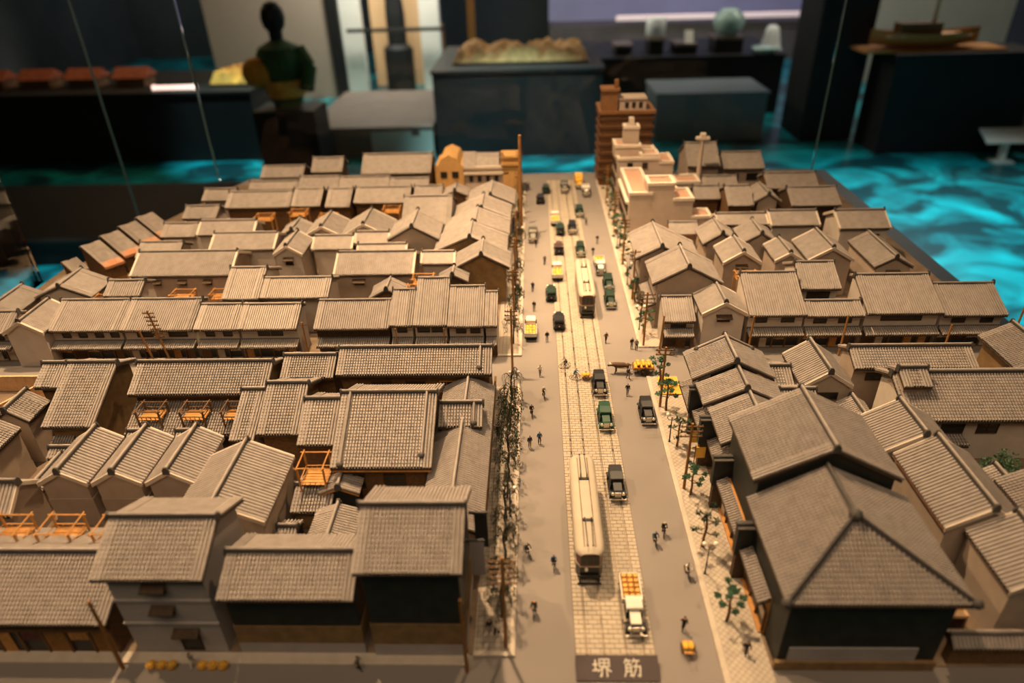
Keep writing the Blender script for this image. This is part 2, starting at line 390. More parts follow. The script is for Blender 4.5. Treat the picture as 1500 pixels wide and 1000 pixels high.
def win_mesh(w, h, kind):
    fr = 'wood_dark' if kind != 'amber' else 'wood_amber'
    def f(b):
        t = .09
        b.box(-w / 2 - t, w / 2 + t, -.1, .02, h / 2, h / 2 + t); b.box(-w / 2 - t, w / 2 + t, -.12, .02, -h / 2 - t, -h / 2)
        b.box(-w / 2 - t, -w / 2, -.1, .02, -h / 2, h / 2); b.box(w / 2, w / 2 + t, -.1, .02, -h / 2, h / 2)
        if kind in ('win', 'amber'):
            k = max(1, round(w / .8))
            for i in range(1, k): x = -w / 2 + w * i / k; b.box(x - .03, x + .03, -.07, 0, -h / 2, h / 2)
            b.box(-w / 2, w / 2, -.06, 0, -.025, .025)
        if kind == 'slit':
            k = max(3, round(w / .28))
            for i in range(1, k): x = -w / 2 + w * i / k; b.box(x - .05, x + .05, -.08, 0, -h / 2, h / 2)
        if kind == 'vent':
            b.add([(-w / 2 - .3, -.75, h / 2 + .05), (w / 2 + .3, -.75, h / 2 + .05), (w / 2 + .3, 0, h / 2 + .4), (-w / 2 - .3, 0, h / 2 + .4), (-w / 2 - .3, -.75, h / 2 - .05), (w / 2 + .3, -.75, h / 2 - .05), (w / 2 + .3, 0, h / 2 + .25), (-w / 2 - .3, 0, h / 2 + .25)],
                  [(0, 1, 2, 3), (7, 6, 5, 4), (0, 4, 5, 1), (1, 5, 6, 2), (3, 2, 6, 7), (0, 3, 7, 4)])
    a = cached(('w', round(w, 2), round(h, 2), kind), f, 'window', fr)
    p = cached(('p', round(w, 2), round(h, 2)), lambda b: b.box(-w / 2, w / 2, -.03, .02, -h / 2, h / 2), 'pane', 'opening')
    return a, p
def add_win(root, face, u, z, w, h, kind, L, fd, bd, vo, eo):
    a, p = win_mesh(w, h, kind)
    if face == 'f': loc, rz = (u, -(fd - eo), z), 0
    elif face == 'l': loc, rz = (-(L / 2 - vo), u, z), -PI / 2
    elif face == 'r': loc, rz = (L / 2 - vo, u, z), PI / 2
    else: loc, rz = (u, bd - eo, z), PI
    nm = {'vent': 'hooded_window', 'door': 'door'}.get(kind, 'window')
    o = put(a, nm, root, loc, rz); put(p, 'pane', o)
def house(name, label, loc, rz, L, fd, bd, zef, zeb, zr, wall='plaster', cat='house', group=None, tile=None, rows=False, trim='tile', vo=.35, eo=.7,
          wins=(), pent=None, shop=None, eave='wood_dark', z0=0., ridge=True, rib=.3, skirt=None, lowwall=None, eave_board=None, courses=(), strip=None, kud=()):
    root = thing(name, label, cat, loc, rz, group)
    if rows and trim == 'plaster': rows = 'rib'; rib = .36   # storehouse roofs: plain long ribs
    tile = tile or ('tile' if rows else 'tile_far')
    sf = (zr - zef) / fd; sb = (zr - zeb) / bd; h = L / 2
    yf, yb = -(fd - eo), bd - eo
    zf, zb = zef + sf * eo - .2, zeb + sb * eo - .2
    one(lambda b: b.prism([(yf, z0), (yb, z0), (yb, zb), (0, zr - .22), (yf, zf)], -(h - vo), h - vo), 'walls', wall, root)
    rf = one(lambda b: b.prism([(-fd, zef - .2), (-fd, zef), (0, zr), (bd, zeb), (bd, zeb - .2), (0, zr - .2)], -h, h), 'roof', eave, root)
    mb = MB(); slope(mb, -h, h, -fd - .08, zef, 0, zr, rows, rib=rib); slope(mb, h, -h, bd + .08, zeb, 0, zr, rows if bd * L < 60 and rz != 0 else False, rib=rib)
    tag(mb.build('roof_tiles', tile, rf), kind='stuff')
    if ridge:
        rh = .5 if rows else .3
        rg = one(lambda b: (b.box(-h - .02, h + .02, -.17, .17, zr - .05, zr + rh), b.cyl((-h - .06, 0, zr + rh + .06), (h + .06, 0, zr + rh + .06), .13, n=8, mi=1)), 'ridge', ['ridge', tile], root)
        me = cached('oni', lambda b: b.prism([(-.34, -.25), (.34, -.25), (.3, .3), (.13, .6), (-.13, .6), (-.3, .3)], -.09, .09), 'ridge_end', 'ridge')
        for s in (-1, 1): put(me, 'ridge_end', rg, (s * (h + .05), 0, zr + .12))
    for s in (-1, 1):
        if trim == 'tile':
            def f(b):
                for off in (.1, .42, .74):
                    x = s * (h - off); b.cyl((x, -fd - .1, zef + .22), (x, 0, zr + .22), .12, n=6); b.cyl((x, bd + .1, zeb + .22), (x, 0, zr + .22), .12, n=6)
            one(f, 'verge_tiles', tile, root)
        else:
            def f(b):
                for ye, ze in ((-fd, zef), (bd, zeb)):
                    x0, x1 = sorted((s * (h - .04), s * (h + (.1 if rows else .24))))
                    b.add([(x0, ye, ze - .22), (x1, ye, ze - .22), (x1, ye, ze + .27), (x0, ye, ze + .27), (x0, 0, zr - .22), (x1, 0, zr - .22), (x1, 0, zr + .27), (x0, 0, zr + .27)],
                          [(0, 1, 2, 3), (4, 7, 6, 5), (0, 4, 5, 1), (1, 5, 6, 2), (2, 6, 7, 3), (3, 7, 4, 0)])
            one(f, 'verge_trim', 'plaster_trim', root)
    if eave_board: one(lambda b: b.box(-h + .05, h - .05, -fd + .02, -fd + .3, zef - .42, zef - .17), 'eave_board', eave_board, root)
    if strip: one(lambda b: b.prism([(-fd - .2, zef - .1), (-fd - .2, zef + .3), (-fd + 1.3, zef + 1.3 * sf + .33), (-fd + 1.3, zef + 1.3 * sf)], -h - .05, h + .05), 'eave_strip', strip, root)
    for xk, fr, sd in kud:   # descending ridges on the slope with a finial
        ye, ze_ = (-fd, zef) if sd < 0 else (bd, zeb)
        q = (xk, ye * fr, zr + (ze_ - zr) * fr + .3); kd = one(lambda b: (b.cyl((xk, 0, zr + .3), q, .2, n=7), b.cyl((xk, 0, zr + .5), (q[0], q[1], q[2] + .2), .12, n=7, mi=1)), 'descending_ridge', ['ridge', tile], root)
        one(lambda b: b.ball(q, .36, 8), 'ridge_end', 'ridge', kd)
    for zc in courses: one(lambda b: b.box(-(h - vo) - .1, h - vo + .1, yf - .14, yf + .05, zc, zc + .22), 'string_course', wall, root)
    for w in wins: add_win(root, *w, L, fd, bd, vo, eo)
    if lowwall:   # wainscot band round the foot: (material, height, material2, height2)
        z = z0
        for i in range(0, len(lowwall), 2):
            zz = lowwall[i + 1]; one(lambda b: b.box(-(h - vo) - .06, h - vo + .06, yf - .06 - .02 * (i == 0), yb + .06, z, zz), 'wall_band', lowwall[i], root); z = zz
    if pent: pent_roof(root, yf, -(h - vo) if len(pent) < 4 else pent[3], h - vo if len(pent) < 5 else pent[4], pent[0], pent[1], pent[2], rows, tile)
    if shop: shopfront(root, yf, -(h - vo), h - vo, shop, pent)
    return root
def pent_roof(root, yw, xa, xb, zt, d, drop, rows, tile, post=True):
    """lean-to roof along the front wall"""
    pr = one(lambda b: b.prism([(yw, zt), (yw - d, zt - drop), (yw - d, zt - drop - .16), (yw, zt - .16)], xa, xb), 'pent_roof', 'wood_dark', root)
    mb = MB(); slope(mb, xa, xb, yw - d - .05, zt - drop, yw, zt, rows); tag(mb.build('pent_tiles', tile, pr), kind='stuff')
    one(lambda b: b.cyl((xa, yw - .1, zt + .12), (xb, yw - .1, zt + .12), .13, n=6), 'pent_ridge', 'ridge', pr)
def shopfront(root, yf, xa, xb, seed, pent):
    rnd = random.Random(seed); zt = (pent[0] - pent[2] - .3) if pent else 2.6
    zt = max(1.8, zt); n = max(2, round((xb - xa) / 1.9)); w = (xb - xa) / n
    one(lambda b: b.box(xa + .05, xb - .05, yf - .05, yf + .05, .25, zt), 'shopfront', 'opening', root)
    one(lambda b: b.box(xa, xb, yf - .14, yf - .02, zt, zt + .25), 'lintel', 'wood_brown', root)
    pm = cached(('post', round(zt, 2)), lambda b: b.box(-.09, .09, -.09, .09, 0, zt), 'post', 'wood_brown')
    for i in range(n + 1): put(pm, 'post', root, (xa + .1 + (xb - xa - .2) * i / n, yf - .12, .08))
    for i in range(n):
        c = xa + w * (i + .5); k = rnd.random()
        if k < .35:
            one(lambda b: [b.box(c - w * .4 + j * w * .2, c - w * .4 + (j + 1) * w * .2 - .05, yf - .16, yf - .12, zt - rnd.uniform(.8, .95), zt) for j in range(4)], 'shop_curtain', rnd.choice(['cloth', 'cloth_pale', 'wood_amber']), root)
        elif k < .7:
            one(lambda b: [b.box(c - w * .42 + j * w * .105, c - w * .42 + j * w * .105 + .07, yf - .15, yf - .09, .2, zt) for j in range(9)], 'lattice', rnd.choice(['wood_brown', 'wood_amber', 'wood_brown']), root)
        else:
            one(lambda b: b.box(c - w * .42, c + w * .1, yf - .14, yf - .08, .1, zt * .95), 'sliding_door', rnd.choice(['cloth_pale', 'wood_brown', 'wood_amber']), root)
def HX(name, label, x0, x1, yf, yr, ze, zr, yb=None, zb=None, **k):
    fd = yr - yf; bd = (yb - yr) if yb else fd; zb = zb if zb is not None else zr - (zr - ze) * bd / fd
    k.setdefault('rows', yf < 72)
    return house(name, label, ((x0 + x1) / 2, yr, 0), 0, x1 - x0, fd, bd, ze, zb, zr, **k)
def HY(name, label, xm, half, y0, y1, ze, zr, face='R', half2=None, zb=None, wins=(), **k):
    bd = half2 or half; zb = zb if zb is not None else zr - (zr - ze) * bd / half
    near = 'l' if face == 'R' else 'r'; sg = 1 if face == 'R' else -1
    wins = [((near if w[0] == 'n' else w[0]), (-sg * w[1] if w[0] == 'n' else w[1])) + tuple(w[2:]) for w in wins]
    k.setdefault('rows', y0 < 72)
    return house(name, label, (xm, (y0 + y1) / 2, 0), PI / 2 * sg, y1 - y0, half, bd, ze, zb, zr, wins=wins, **k)

# ---- near left block, front row on the foreground street
NB = 'black plaster shophouses of the near block'
HX('shophouse', 'low wide shophouse at the lower left corner with a long tiled roof', -56, -33.7, 33.4, 38.4, 4.2, 6.7, wall='wood_brown', pent=None, shop=11, eave='wood_dark')
HX('storehouse', 'tall pale grey three-storey storehouse in the near left row with hooded windows', -33.2, -24.7, 33.4, 37.6, 9.4, 11.5, wall='plaster_grey', trim='tile', vo=.5,
   wins=[('f', -.1, 7.7, 1.3, .55, 'vent'), ('f', -.1, 5.2, 1.3, .55, 'vent'), ('f', 1.0, 1.6, 1.5, 2.2, 'vent')], courses=(6.3, 3.6))
HX('shophouse', 'lower black-walled shophouse between the pale storehouse and the tall black one', -24.2, -13.8, 33.4, 36.6, 7.2, 8.8, wall='black_plaster', lowwall=('plaster_grey', 1.3, 'earth_wall', 3.4), vo=.15)
HX('shophouse', 'tall black-walled shophouse at the near left street corner', -13.4, -5.4, 33.2, 37.6, 10.4, 12.7, wall='black_plaster', lowwall=('plaster_grey', 1.5, 'earth_wall', 4.0), vo=.4)
for i, (xm, nm) in enumerate(((-45.4, 'leftmost'), (-40.1, 'middle'), (-34.85, 'rightmost'))):
    HY('storehouse', nm + ' of three matching gabled storehouses with ribbed roofs in the near left block', xm, 2.45, 47.9, 54.8, 5.5, 6.95, wall='plaster_brown', trim='plaster', vo=.12, eo=.3, group='three matching gabled storehouses', eave='plaster_brown', lowwall=('plaster_brown', 3.6))
HY('storehouse', 'wide gabled storehouse with broad ribbed roof right of the three matching ones', -28.4, 4.3, 43.0, 51.8, 5.4, 7.5, wall='plaster_brown', trim='plaster', vo=.12, eo=.3, eave='plaster_brown')
HX('storehouse', 'gabled storehouse at the left frame edge behind the drying racks', -56.5, -48.8, 44.6, 47.0, 4.6, 6.5, wall='plaster_brown', trim='plaster', vo=.12, eo=.3)
HY('storehouse', 'half-seen ribbed storehouse cut by the left frame edge', -57.3, 2.3, 51.2, 56.3, 5.6, 7.0, wall='plaster_brown', trim='tile', vo=.12, eo=.3)
HY('storehouse', 'small brown gabled storehouse left of the L-shaped roof', -56.9, 2.1, 57.4, 61.2, 5.6, 7.1, wall='plaster_brown', trim='tile', vo=.12, eo=.3)
HX('townhouse', 'tall townhouse with a long plain tiled slope and earthen gable wall', -53.3, -47.6, 57.0, 64.2, 5.2, 8.7, yb=67.5, wall='earth_wall', vo=.5, pent=(3.4, 1.6, .7, -2.6, -.2))
HX('townhouse', 'short left wing of the tall plain-roofed townhouse', -56.3, -53.5, 61.6, 64.3, 7.2, 8.6, yb=67.5, wall='earth_wall', vo=.2)
HX('townhouse', 'long low townhouse whose lower roof carries three drying platforms', -45.6, -29.9, 61.2, 64.8, 6.4, 8.3, yb=68.6, wall='wood_brown', vo=.4, pent=(5.0, 4.0, 1.7, -7.6, 5.7))
HX('townhouse', 'narrow roofed townhouse beside the wide ribbed storehouse', -31.9, -29.3, 54.7, 60.2, 5.1, 7.6, yb=61.1, wall='plaster_brown', vo=.2)
HX('townhouse', 'tall gridded-roof townhouse left of the merchant mansion', -29.1, -24.6, 55.2, 60.5, 5.5, 8.2, yb=64.4, wall='wood_brown', vo=.3)
HX('townhouse', 'low rear wing behind the gridded-roof townhouse on the back lane', -29.6, -23.4, 64.9, 67.6, 6.0, 7.3, wall='wood_brown', vo=.2)
HX('townhouse', 'long rear hall of the merchant mansion along the back lane', -23.0, -5.0, 64.8, 68.0, 6.4, 8.0, yb=71, wall='wood_brown', vo=.35, kud=((7.6, .8, -1),), wins=[('f', -4, 4.4, 2.2, 1.4, 'win'), ('f', 0, 4.4, 2.2, 1.4, 'win'), ('f', 4, 4.4, 2.2, 1.4, 'amber')])
HX('merchant_mansion', 'large merchant mansion with a broad gridded roof and amber eave board', -20.0, -10.1, 49.9, 57.2, 5.6, 9.2, yb=62.3, wall='wood_brown', vo=.9, eave_board='wood_amber', kud=((3.9, .86, -1), (-4.0, .98, -1)), wins=[('f', -3, 3.4, 2, 1.6, 'win'), ('f', 1, 3.4, 2, 1.6, 'win')])
HX('townhouse', 'short left wing of the merchant mansion beside the courtyard platform', -24.2, -20.2, 53.2, 57.8, 5.7, 8.0, yb=61.5, wall='wood_brown', vo=.2)
HY('shophouse', 'long low street-front range of the merchant mansion beside the willows', -7.7, 2.9, 42.6, 65.4, 4.2, 5.75, wall='plaster_brown', vo=.3, eo=.5, eave_board='wood_amber')
HX('townhouse', 'small cross gable rising from the street-front range of the mansion', -10.2, -5.6, 56.2, 58.3, 5.6, 7.0, yb=60.2, kud=((1.4, .9, -1),), wall='plaster_brown', vo=.3, eo=.3)
HY('storehouse', 'tiny gabled shrine house in the mansion courtyard', -19.1, 1.9, 48.5, 50.7, 3.5, 4.35, wall='black_plaster', vo=.15, eo=.3, eave='wood_amber', trim='tile')
HY('townhouse', 'low tiled shed in front of the tiny courtyard shrine', -18.9, 2.1, 42.8, 47.4, 2.5, 3.3, wall='wood_brown', vo=.2, eo=.3)
HX('townhouse', 'small tiled lean-to under the courtyard platform', -23.6, -19.7, 47.0, 49.6, 2.6, 3.6, wall='earth_wall', vo=.2, eo=.3)
HX('townhouse', 'tiny tiled shed in the dark yard right of the wide ribbed storehouse', -24.0, -22.2, 43.4, 44.8, 2.2, 2.9, wall='black_plaster', vo=.1, eo=.2)
HX('townhouse', 'low tiled corridor behind the leftmost of the matching storehouses', -52.4, -46.2, 54.9, 55.9, 2.6, 3.2, wall='plaster_brown', vo=.1, eo=.3)
HY('townhouse', 'narrow tiled wall roof running beside the matching storehouses', -50.3, .9, 48.8, 54.6, 3.0, 3.4, wall='plaster_brown', vo=.1, eo=.3)
for i, xm in enumerate((-42.75, -37.45)):
    HX('townhouse', ('left' if i == 0 else 'right') + ' tiny cross-roof shed between the matching gabled storehouses', xm - .9, xm + 1.1, 55.6, 56.6, 4.2, 4.8, wall='plaster_brown', vo=.1, eo=.2)

# ---- far left block: row along the cross street
S = dict(wall='plaster', vo=.12, eo=.75)
def row(label, x0, x1, yr, ze, zr, seed, wn, yf=78.3, wall='plaster', **k):
    L = x1 - x0; ws = [('f', u * L, ze - .75, w, .95, 'win') for u, w in wn]
    return HX('shophouse', label, x0, x1, yf, yr, ze, zr, yb=yr + 1.4, wall=wall, vo=.12, eo=.75, pent=(3.0, 1.5, .5), shop=seed, wins=ws, rows=False, **k)
row('plain plaster shophouse with four small windows on the left of the cross street', -66.1, -56.2, 83.2, 4.9, 7.0, 21, [(-.3, 1), (-.07, 1), (.16, 1), (.38, 1)])
HX('townhouse', 'raised rear roof behind the four-window plaster shophouse', -60.6, -55.4, 84.0, 86.4, 7.2, 8.4, wall='plaster', vo=.15)
row('plaster shophouse with two wide windows behind the leaning ladder pole', -56.1, -46.1, 83.2, 4.9, 7.0, 22, [(-.2, 2.2), (.25, 2.4)])
row('pale narrow shophouse with two windows right of the ladder pole', -45.9, -40.1, 82.2, 4.9, 6.6, 23, [(-.2, 1.1), (.22, 1.1)], tile='tile_pale')
row('pale shophouse with a double window left of the amber lane pole', -40.0, -31.9, 82.1, 4.9, 6.6, 24, [(-.1, 1.5), (.12, 1.5)], tile='tile_pale')
row('dark open-fronted shophouse right of the amber lane pole', -29.6, -19.5, 82.6, 4.8, 6.8, 25, [], wall='wood_dark')
row('stepped-roof shophouse, low left section, on the cross street', -19.4, -16.3, 83.6, 5.2, 7.8, 26, [(0, 1.2)])
row('stepped-roof shophouse, high right section with tall roof, on the cross street', -16.2, -11.7, 85.3, 5.2, 8.7, 27, [(-.22, 1.5), (.2, 1.5)])
row('two-window shophouse next to the corner of the main street', -11.6, -6.8, 84.2, 5.0, 7.9, 28, [(-.15, 1.2), (.25, 1.2)])
row('narrow slice of shophouse at the corner of the main street', -6.7, -5.0, 83.4, 5.0, 7.4, 29, [])
HY('storehouse', 'gabled plaster storehouse with pale ribs at the left end of the cross street', -68.6, 2.8, 77.4, 84, 5.2, 6.9, wall='plaster', vo=.12, eo=.3, trim='plaster')
row('two-window plaster house at the far left end of the cross street', -79.5, -71.6, 81.5, 4.6, 6.2, 31, [(-.1, .9), (.25, .9)])
HY('townhouse', 'plain-roofed house behind the left end of the cross street', -77.0, 2.9, 83.5, 90.5, 4.6, 6.0, wall='plaster', vo=.2)
HY('townhouse', 'broad plain-roofed house beside the row of tall sheds', -69.6, 4.3, 88.0, 94.0, 5.0, 6.9, wall='plaster', vo=.2)
for i, nm in enumerate(('nearest', 'second', 'third', 'farthest')):
    house('shed', nm + ' of four alike sheds stepping along the left edge of the model', (-76.4 + .95 * i, 107.6 + 4.5 * i, 0), math.radians(54.5), 3.2, 7.0, .8, 3.2, 5.0, 5.4, wall='wood_brown', vo=.1, eo=.25, group='sheds along the left edge', ridge=False, eave='wood_dark', cat='shed', strip='copper')
house('shed', 'small low shed at the near end of the row of sheds', (-78.2, 103.6, 0), math.radians(54.5), 2.4, 3.6, .6, 3.0, 3.8, 4.1, wall='wood_brown', vo=.1, eo=.2, cat='shed', ridge=False, eave='copper')
HX('storehouse', 'long white-trimmed storehouse with three vents in the far left block', -62.2, -46.7, 93.8, 98.2, 5.6, 7.7, wall='plaster_brown', vo=.15, eo=.3, trim='plaster', wins=[('f', u, 4.3, .8, .45, 'vent') for u in (-4, 0, 4)])
HX('storehouse', 'white-trimmed storehouse just behind the long three-vent storehouse', -53.3, -42.8, 102.6, 105.9, 6.0, 7.6, wall='plaster', vo=.15, eo=.3, trim='plaster')
HX('storehouse', 'white-trimmed storehouse second behind the long three-vent storehouse', -58.2, -48.5, 109.2, 112.0, 6.0, 7.5, wall='plaster', vo=.15, eo=.3, trim='plaster')
HY('storehouse', 'small white-trimmed gabled storehouse with one hooded window left of centre', -39.3, 2.4, 99.4, 105.7, 6.4, 7.9, wall='plaster', vo=.15, eo=.3, trim='plaster', wins=[('n', 0, 5.2, 1.1, .9, 'vent')], tile='tile_far')
HX('storehouse', 'pale roofed storehouse right of the small gabled one', -36.5, -30.1, 103.2, 105.8, 5.6, 6.9, yb=107.6, wall='plaster', vo=.15, eo=.3, trim='plaster', tile='tile_pale')
HX('storehouse', 'pale white-trimmed storehouse behind the two-window storehouse', -29.6, -24.2, 104.5, 106.5, 6.0, 7.2, yb=107.2, wall='plaster', vo=.15, eo=.3, trim='plaster', tile='tile_pale')
HX('storehouse', 'narrow pale roof strip squeezed behind the two-window storehouse', -28.6, -20.8, 101.8, 102.9, 5.9, 6.5, wall='plaster', vo=.15, eo=.3, trim='plaster', tile='tile_pale')
HX('storehouse', 'white-trimmed storehouse with two vents in the middle of the far left block', -30.4, -18.5, 93.4, 97.5, 5.6, 7.5, yb=101.4, wall='plaster_brown', vo=.15, eo=.3, trim='plaster', wins=[('f', -2.4, 4.2, 1.4, .5, 'vent'), ('f', 2.6, 4.2, 1.4, .5, 'vent')])
HX('townhouse', 'pale broad-roofed house behind the pale shophouses, left part', -44.4, -39.1, 85.0, 90.2, 6.0, 8.4, wall='plaster', vo=.2, tile='tile_pale')
HX('townhouse', 'pale broad-roofed house behind the pale shophouses, right part', -39.0, -29.2, 85.2, 88.5, 6.0, 7.5, wall='plaster', vo=.2, tile='tile_pale')
HX('storehouse', 'short pale storehouse near the street-side gables', -17.6, -12.6, 97.2, 99.3, 5.5, 6.6, yb=100.3, wall='plaster', vo=.15, eo=.3, trim='plaster', tile='tile_pale')
HY('townhouse', 'small dark-roofed gable house behind the stepped-roof shophouse', -21.4, 2.6, 87.6, 91.6, 4.4, 5.9, wall='wood_brown', vo=.2)
HY('townhouse', 'small gabled house with earthen wall close to the street corner', -12.2, 2.2, 91.6, 94.6, 5.0, 6.2, wall='wood_dark', vo=.2)
ST = 'gabled houses lining the far left pavement'
HY('townhouse', 'nearest gabled street house beyond the corner with an earthen gable wall', -8.0, 4.2, 94.4, 100.2, 5.9, 8.2, wall='earth_wall', vo=.3, group=ST)
HY('townhouse', 'second gabled street house beyond the corner, wide earthen gable', -10.2, 5.8, 100.6, 107.2, 6.0, 8.5, wall='earth_wall', vo=.3, group=ST)
HY('townhouse', 'third gabled street house beyond the corner', -9.8, 5.6, 107.5, 114.4, 6.0, 8.3, wall='plaster', vo=.3, group=ST)
HY('townhouse', 'fourth gabled street house beyond the corner', -9.2, 5.0, 114.7, 121.6, 6.0, 8.2, wall='plaster', vo=.3, group=ST)
HY('townhouse', 'fifth gabled street house just before the cream stone bank', -8.0, 4.4, 122.1, 130, 6.0, 8.0, wall='plaster', vo=.3, group=ST)
HY('townhouse', 'small gable house left of the fifth gabled street house', -15.2, 2.4, 127.3, 131.5, 6.0, 7.1, wall='wood_brown', vo=.3)
HY('storehouse', 'white-trimmed gabled storehouse, left one of a pair in the far left block', -36.0, 3.1, 108.1, 115, 6.0, 7.7, wall='plaster_brown', vo=.15, eo=.3, trim='plaster')
HY('storehouse', 'white-trimmed gabled storehouse, right one of a pair in the far left block', -28.6, 4.2, 107.4, 114.6, 6.0, 8.3, wall='plaster_brown', vo=.15, eo=.3, trim='plaster')
HY('storehouse', 'tall plain gabled storehouse with sharp dark roof near the street houses', -19.9, 4.2, 104.2, 111.8, 6.6, 9.0, wall='plaster_brown', vo=.2, eo=.3)
HX('townhouse', 'large plain-roofed hall behind the tall plain gabled storehouse', -23.3, -14.6, 112.6, 118.6, 6.0, 9.0, wall='plaster', vo=.2)
HY('townhouse', 'small gabled house with a bush beside it in the far left block', -41.6, 2.6, 109.2, 114.5, 5.4, 6.8, wall='plaster', vo=.2)
FR = 'roofs of the fourth row in the far left block'
for x0, x1, yf, yr, zr, lb in ((-58.6, -46.2, 122.6, 126.3, 7.8, 'leftmost'), (-46.0, -40.4, 122.9, 126.9, 8.0, 'second'), (-39.3, -34.6, 122.2, 126.4, 8.1, 'third'), (-34.3, -23.6, 124.1, 127.8, 7.8, 'fourth'), (-23.3, -17.8, 127.9, 130.2, 7.1, 'rightmost')):
    HX('townhouse', lb + ' long roof in the row before the back rows of the far left block', x0, x1, yf, yr, 6, zr, wall='wood_brown', vo=.2, group=FR)
for x0, x1, yr, zr, lb in ((-59.2, -49.0, 138.3, 6.0, 'leftmost'), (-48.8, -40.5, 139.3, 6.5, 'second'), (-40.3, -29.9, 139.0, 6.4, 'third'), (-29.7, -21.6, 138.4, 6.1, 'rightmost')):
    HX('townhouse', lb + ' low roof in the last but one row at the far left', x0, x1, 136.2, yr, 5, zr, wall='wood_brown', vo=.2, group='low roofs of the last but one row')
for x0, x1, yf, yr, zr, lb in ((-58.1, -49.0, 141, 144, 7.5, 'left'), (-48.1, -41.3, 144.2, 147.4, 8.1, 'middle, slightly taller'), (-36.8, -21.8, 142.4, 147, 8.8, 'right and longest')):
    HX('townhouse', lb + ' dark roof of the last row before the turquoise floor', x0, x1, yf, yr, 6, zr, wall='wood_brown', vo=.2, group='last row of roofs')
for x0, x1, y, lb in ((-66.5, -60.2, 112, 'near'), (-66.5, -60.0, 121, 'middle'), (-67.0, -60.4, 131, 'far')):
    HX('townhouse', lb + ' small house along the left edge beyond the row of sheds', x0, x1, y, y + 2.8, 4.6, 6.0, wall='plaster', vo=.2, group='small houses beyond the sheds')
HX('townhouse', 'plain house between the sheds and the white-trimmed storehouses', -66.5, -59.2, 103, 106, 4.6, 6.1, wall='plaster', vo=.2)
# ---- far right block
def row2(*a, **k): return row(*a, yf=80.0, **k)
row2('small single-bay shop at the corner of main street and right cross street', 17.3, 21.5, 83.9, 4.4, 6.1, 41, [(0, 1.9)])
HY('storehouse', 'white-trimmed gabled storehouse with a black hooded window on the right cross street', 25.2, 3.0, 80.2, 85.9, 5.4, 7.1, face='L', wall='plaster', vo=.12, eo=.3, trim='plaster', wins=[('n', 0, 4.7, 1.5, .6, 'vent')], rows=False)
row2('plaster shophouse with two windows right of the gabled storehouse', 28.5, 36.0, 86.6, 5.2, 8.3, 42, [(-.25, 1.4), (.22, 1.6)])
row2('low shophouse with two windows between two taller ones on the right', 36.1, 43.6, 82.4, 5.0, 6.0, 43, [(-.22, 1.6), (.22, 1.6)])
HX('townhouse', 'raised rear house above the low two-window shophouse', 36.8, 42.2, 85.2, 89.4, 6.4, 8.5, wall='plaster', vo=.2, wins=[('f', 0, 5.2, 3, 1, 'slit')])
row2('tall broad shophouse with one very wide window on the right cross street', 43.9, 53.7, 85.9, 5.3, 8.1, 44, [(0, 5.2)])
row2('rightmost shophouse of the cross street with two small windows', 53.9, 62.1, 84.9, 4.9, 7.1, 45, [(-.2, 1.6), (.25, 1.5)])
K2 = dict(wall='plaster_brown', vo=.15, eo=.3, trim='plaster', face='L')
HY('storehouse', 'gabled storehouse with a small hooded window behind the corner shops on the right', 31.3, 2.9, 95.0, 101, 6.0, 7.8, wins=[('n', 0, 5.2, 1.2, .4, 'vent')], **K2)
HY('storehouse', 'gabled storehouse with a pale verge in the middle of the far right block', 44.7, 3.4, 95.6, 103, 6.0, 8.0, **K2)
HY('storehouse', 'narrow gabled storehouse left of the pale-verged one', 38.9, 2.2, 96.6, 102.6, 5.5, 6.8, **K2)
HY('storehouse', 'long gabled storehouse with hooded window near the right edge', 53.0, 2.8, 93.1, 103, 5.8, 7.4, wins=[('n', 0, 4.8, 1.5, .5, 'vent')], face='L', wall='plaster_brown', vo=.15, eo=.3)
HX('storehouse', 'white-trimmed storehouse at the right edge of the far right block', 50.8, 58.9, 107.8, 111.4, 6.0, 7.8, wall='plaster', vo=.2, eo=.3, trim='plaster', wins=[('f', 1.4, 4.6, 2.4, .7, 'win')])
HX('storehouse', 'white-trimmed storehouse left of the one at the right edge', 40.1, 48.0, 109.6, 112.5, 6.0, 7.5, wall='plaster', vo=.2, eo=.3, trim='plaster')
HX('townhouse', 'dark plain-roofed house near the right rear edge', 46.4, 55.2, 118.9, 123.0, 6.0, 8.0, wall='wood_dark', vo=.2)
HX('townhouse', 'long plain-roofed house second from the right rear edge', 44.9, 54.7, 128.5, 132.2, 6.0, 7.8, wall='wood_brown', vo=.2)
HX('townhouse', 'dark roofed house in the last row on the right with open upper floor', 39.7, 48.1, 141.3, 145.7, 6.0, 8.2, wall='plaster_brown', vo=.2, wins=[('f', -2, 4.2, 2.2, 1.4, 'win'), ('f', 2, 4.2, 2.2, 1.4, 'win')])
HX('townhouse', 'tall dark roofed house behind the concrete chimney column', 31.6, 38.2, 139, 144.5, 7.4, 10.6, wall='plaster_brown', vo=.2, wins=[('f', -1.5, 4.6, 1, 1, 'win'), ('f', 1.5, 4.6, 1, 1, 'win')])
HX('townhouse', 'plain roofed house right of the stepped concrete building, left one', 30.3, 35.1, 124.6, 127.4, 5.5, 7.1, wall='wood_brown', vo=.2)
HX('townhouse', 'plain roofed house right of the stepped concrete building, right one', 35.2, 39.8, 119.4, 123.8, 6.0, 8.2, wall='wood_brown', vo=.2)
HX('townhouse', 'long low roof behind the plain roofed pair near the concrete building', 33.2, 40.0, 131.0, 133.4, 5.5, 7.0, wall='wood_brown', vo=.2)
HX('storehouse', 'white-trimmed long storehouse in front of the stepped concrete building', 31.2, 39.6, 110.3, 112.6, 6.0, 7.1, wall='plaster', vo=.2, eo=.3, trim='plaster')
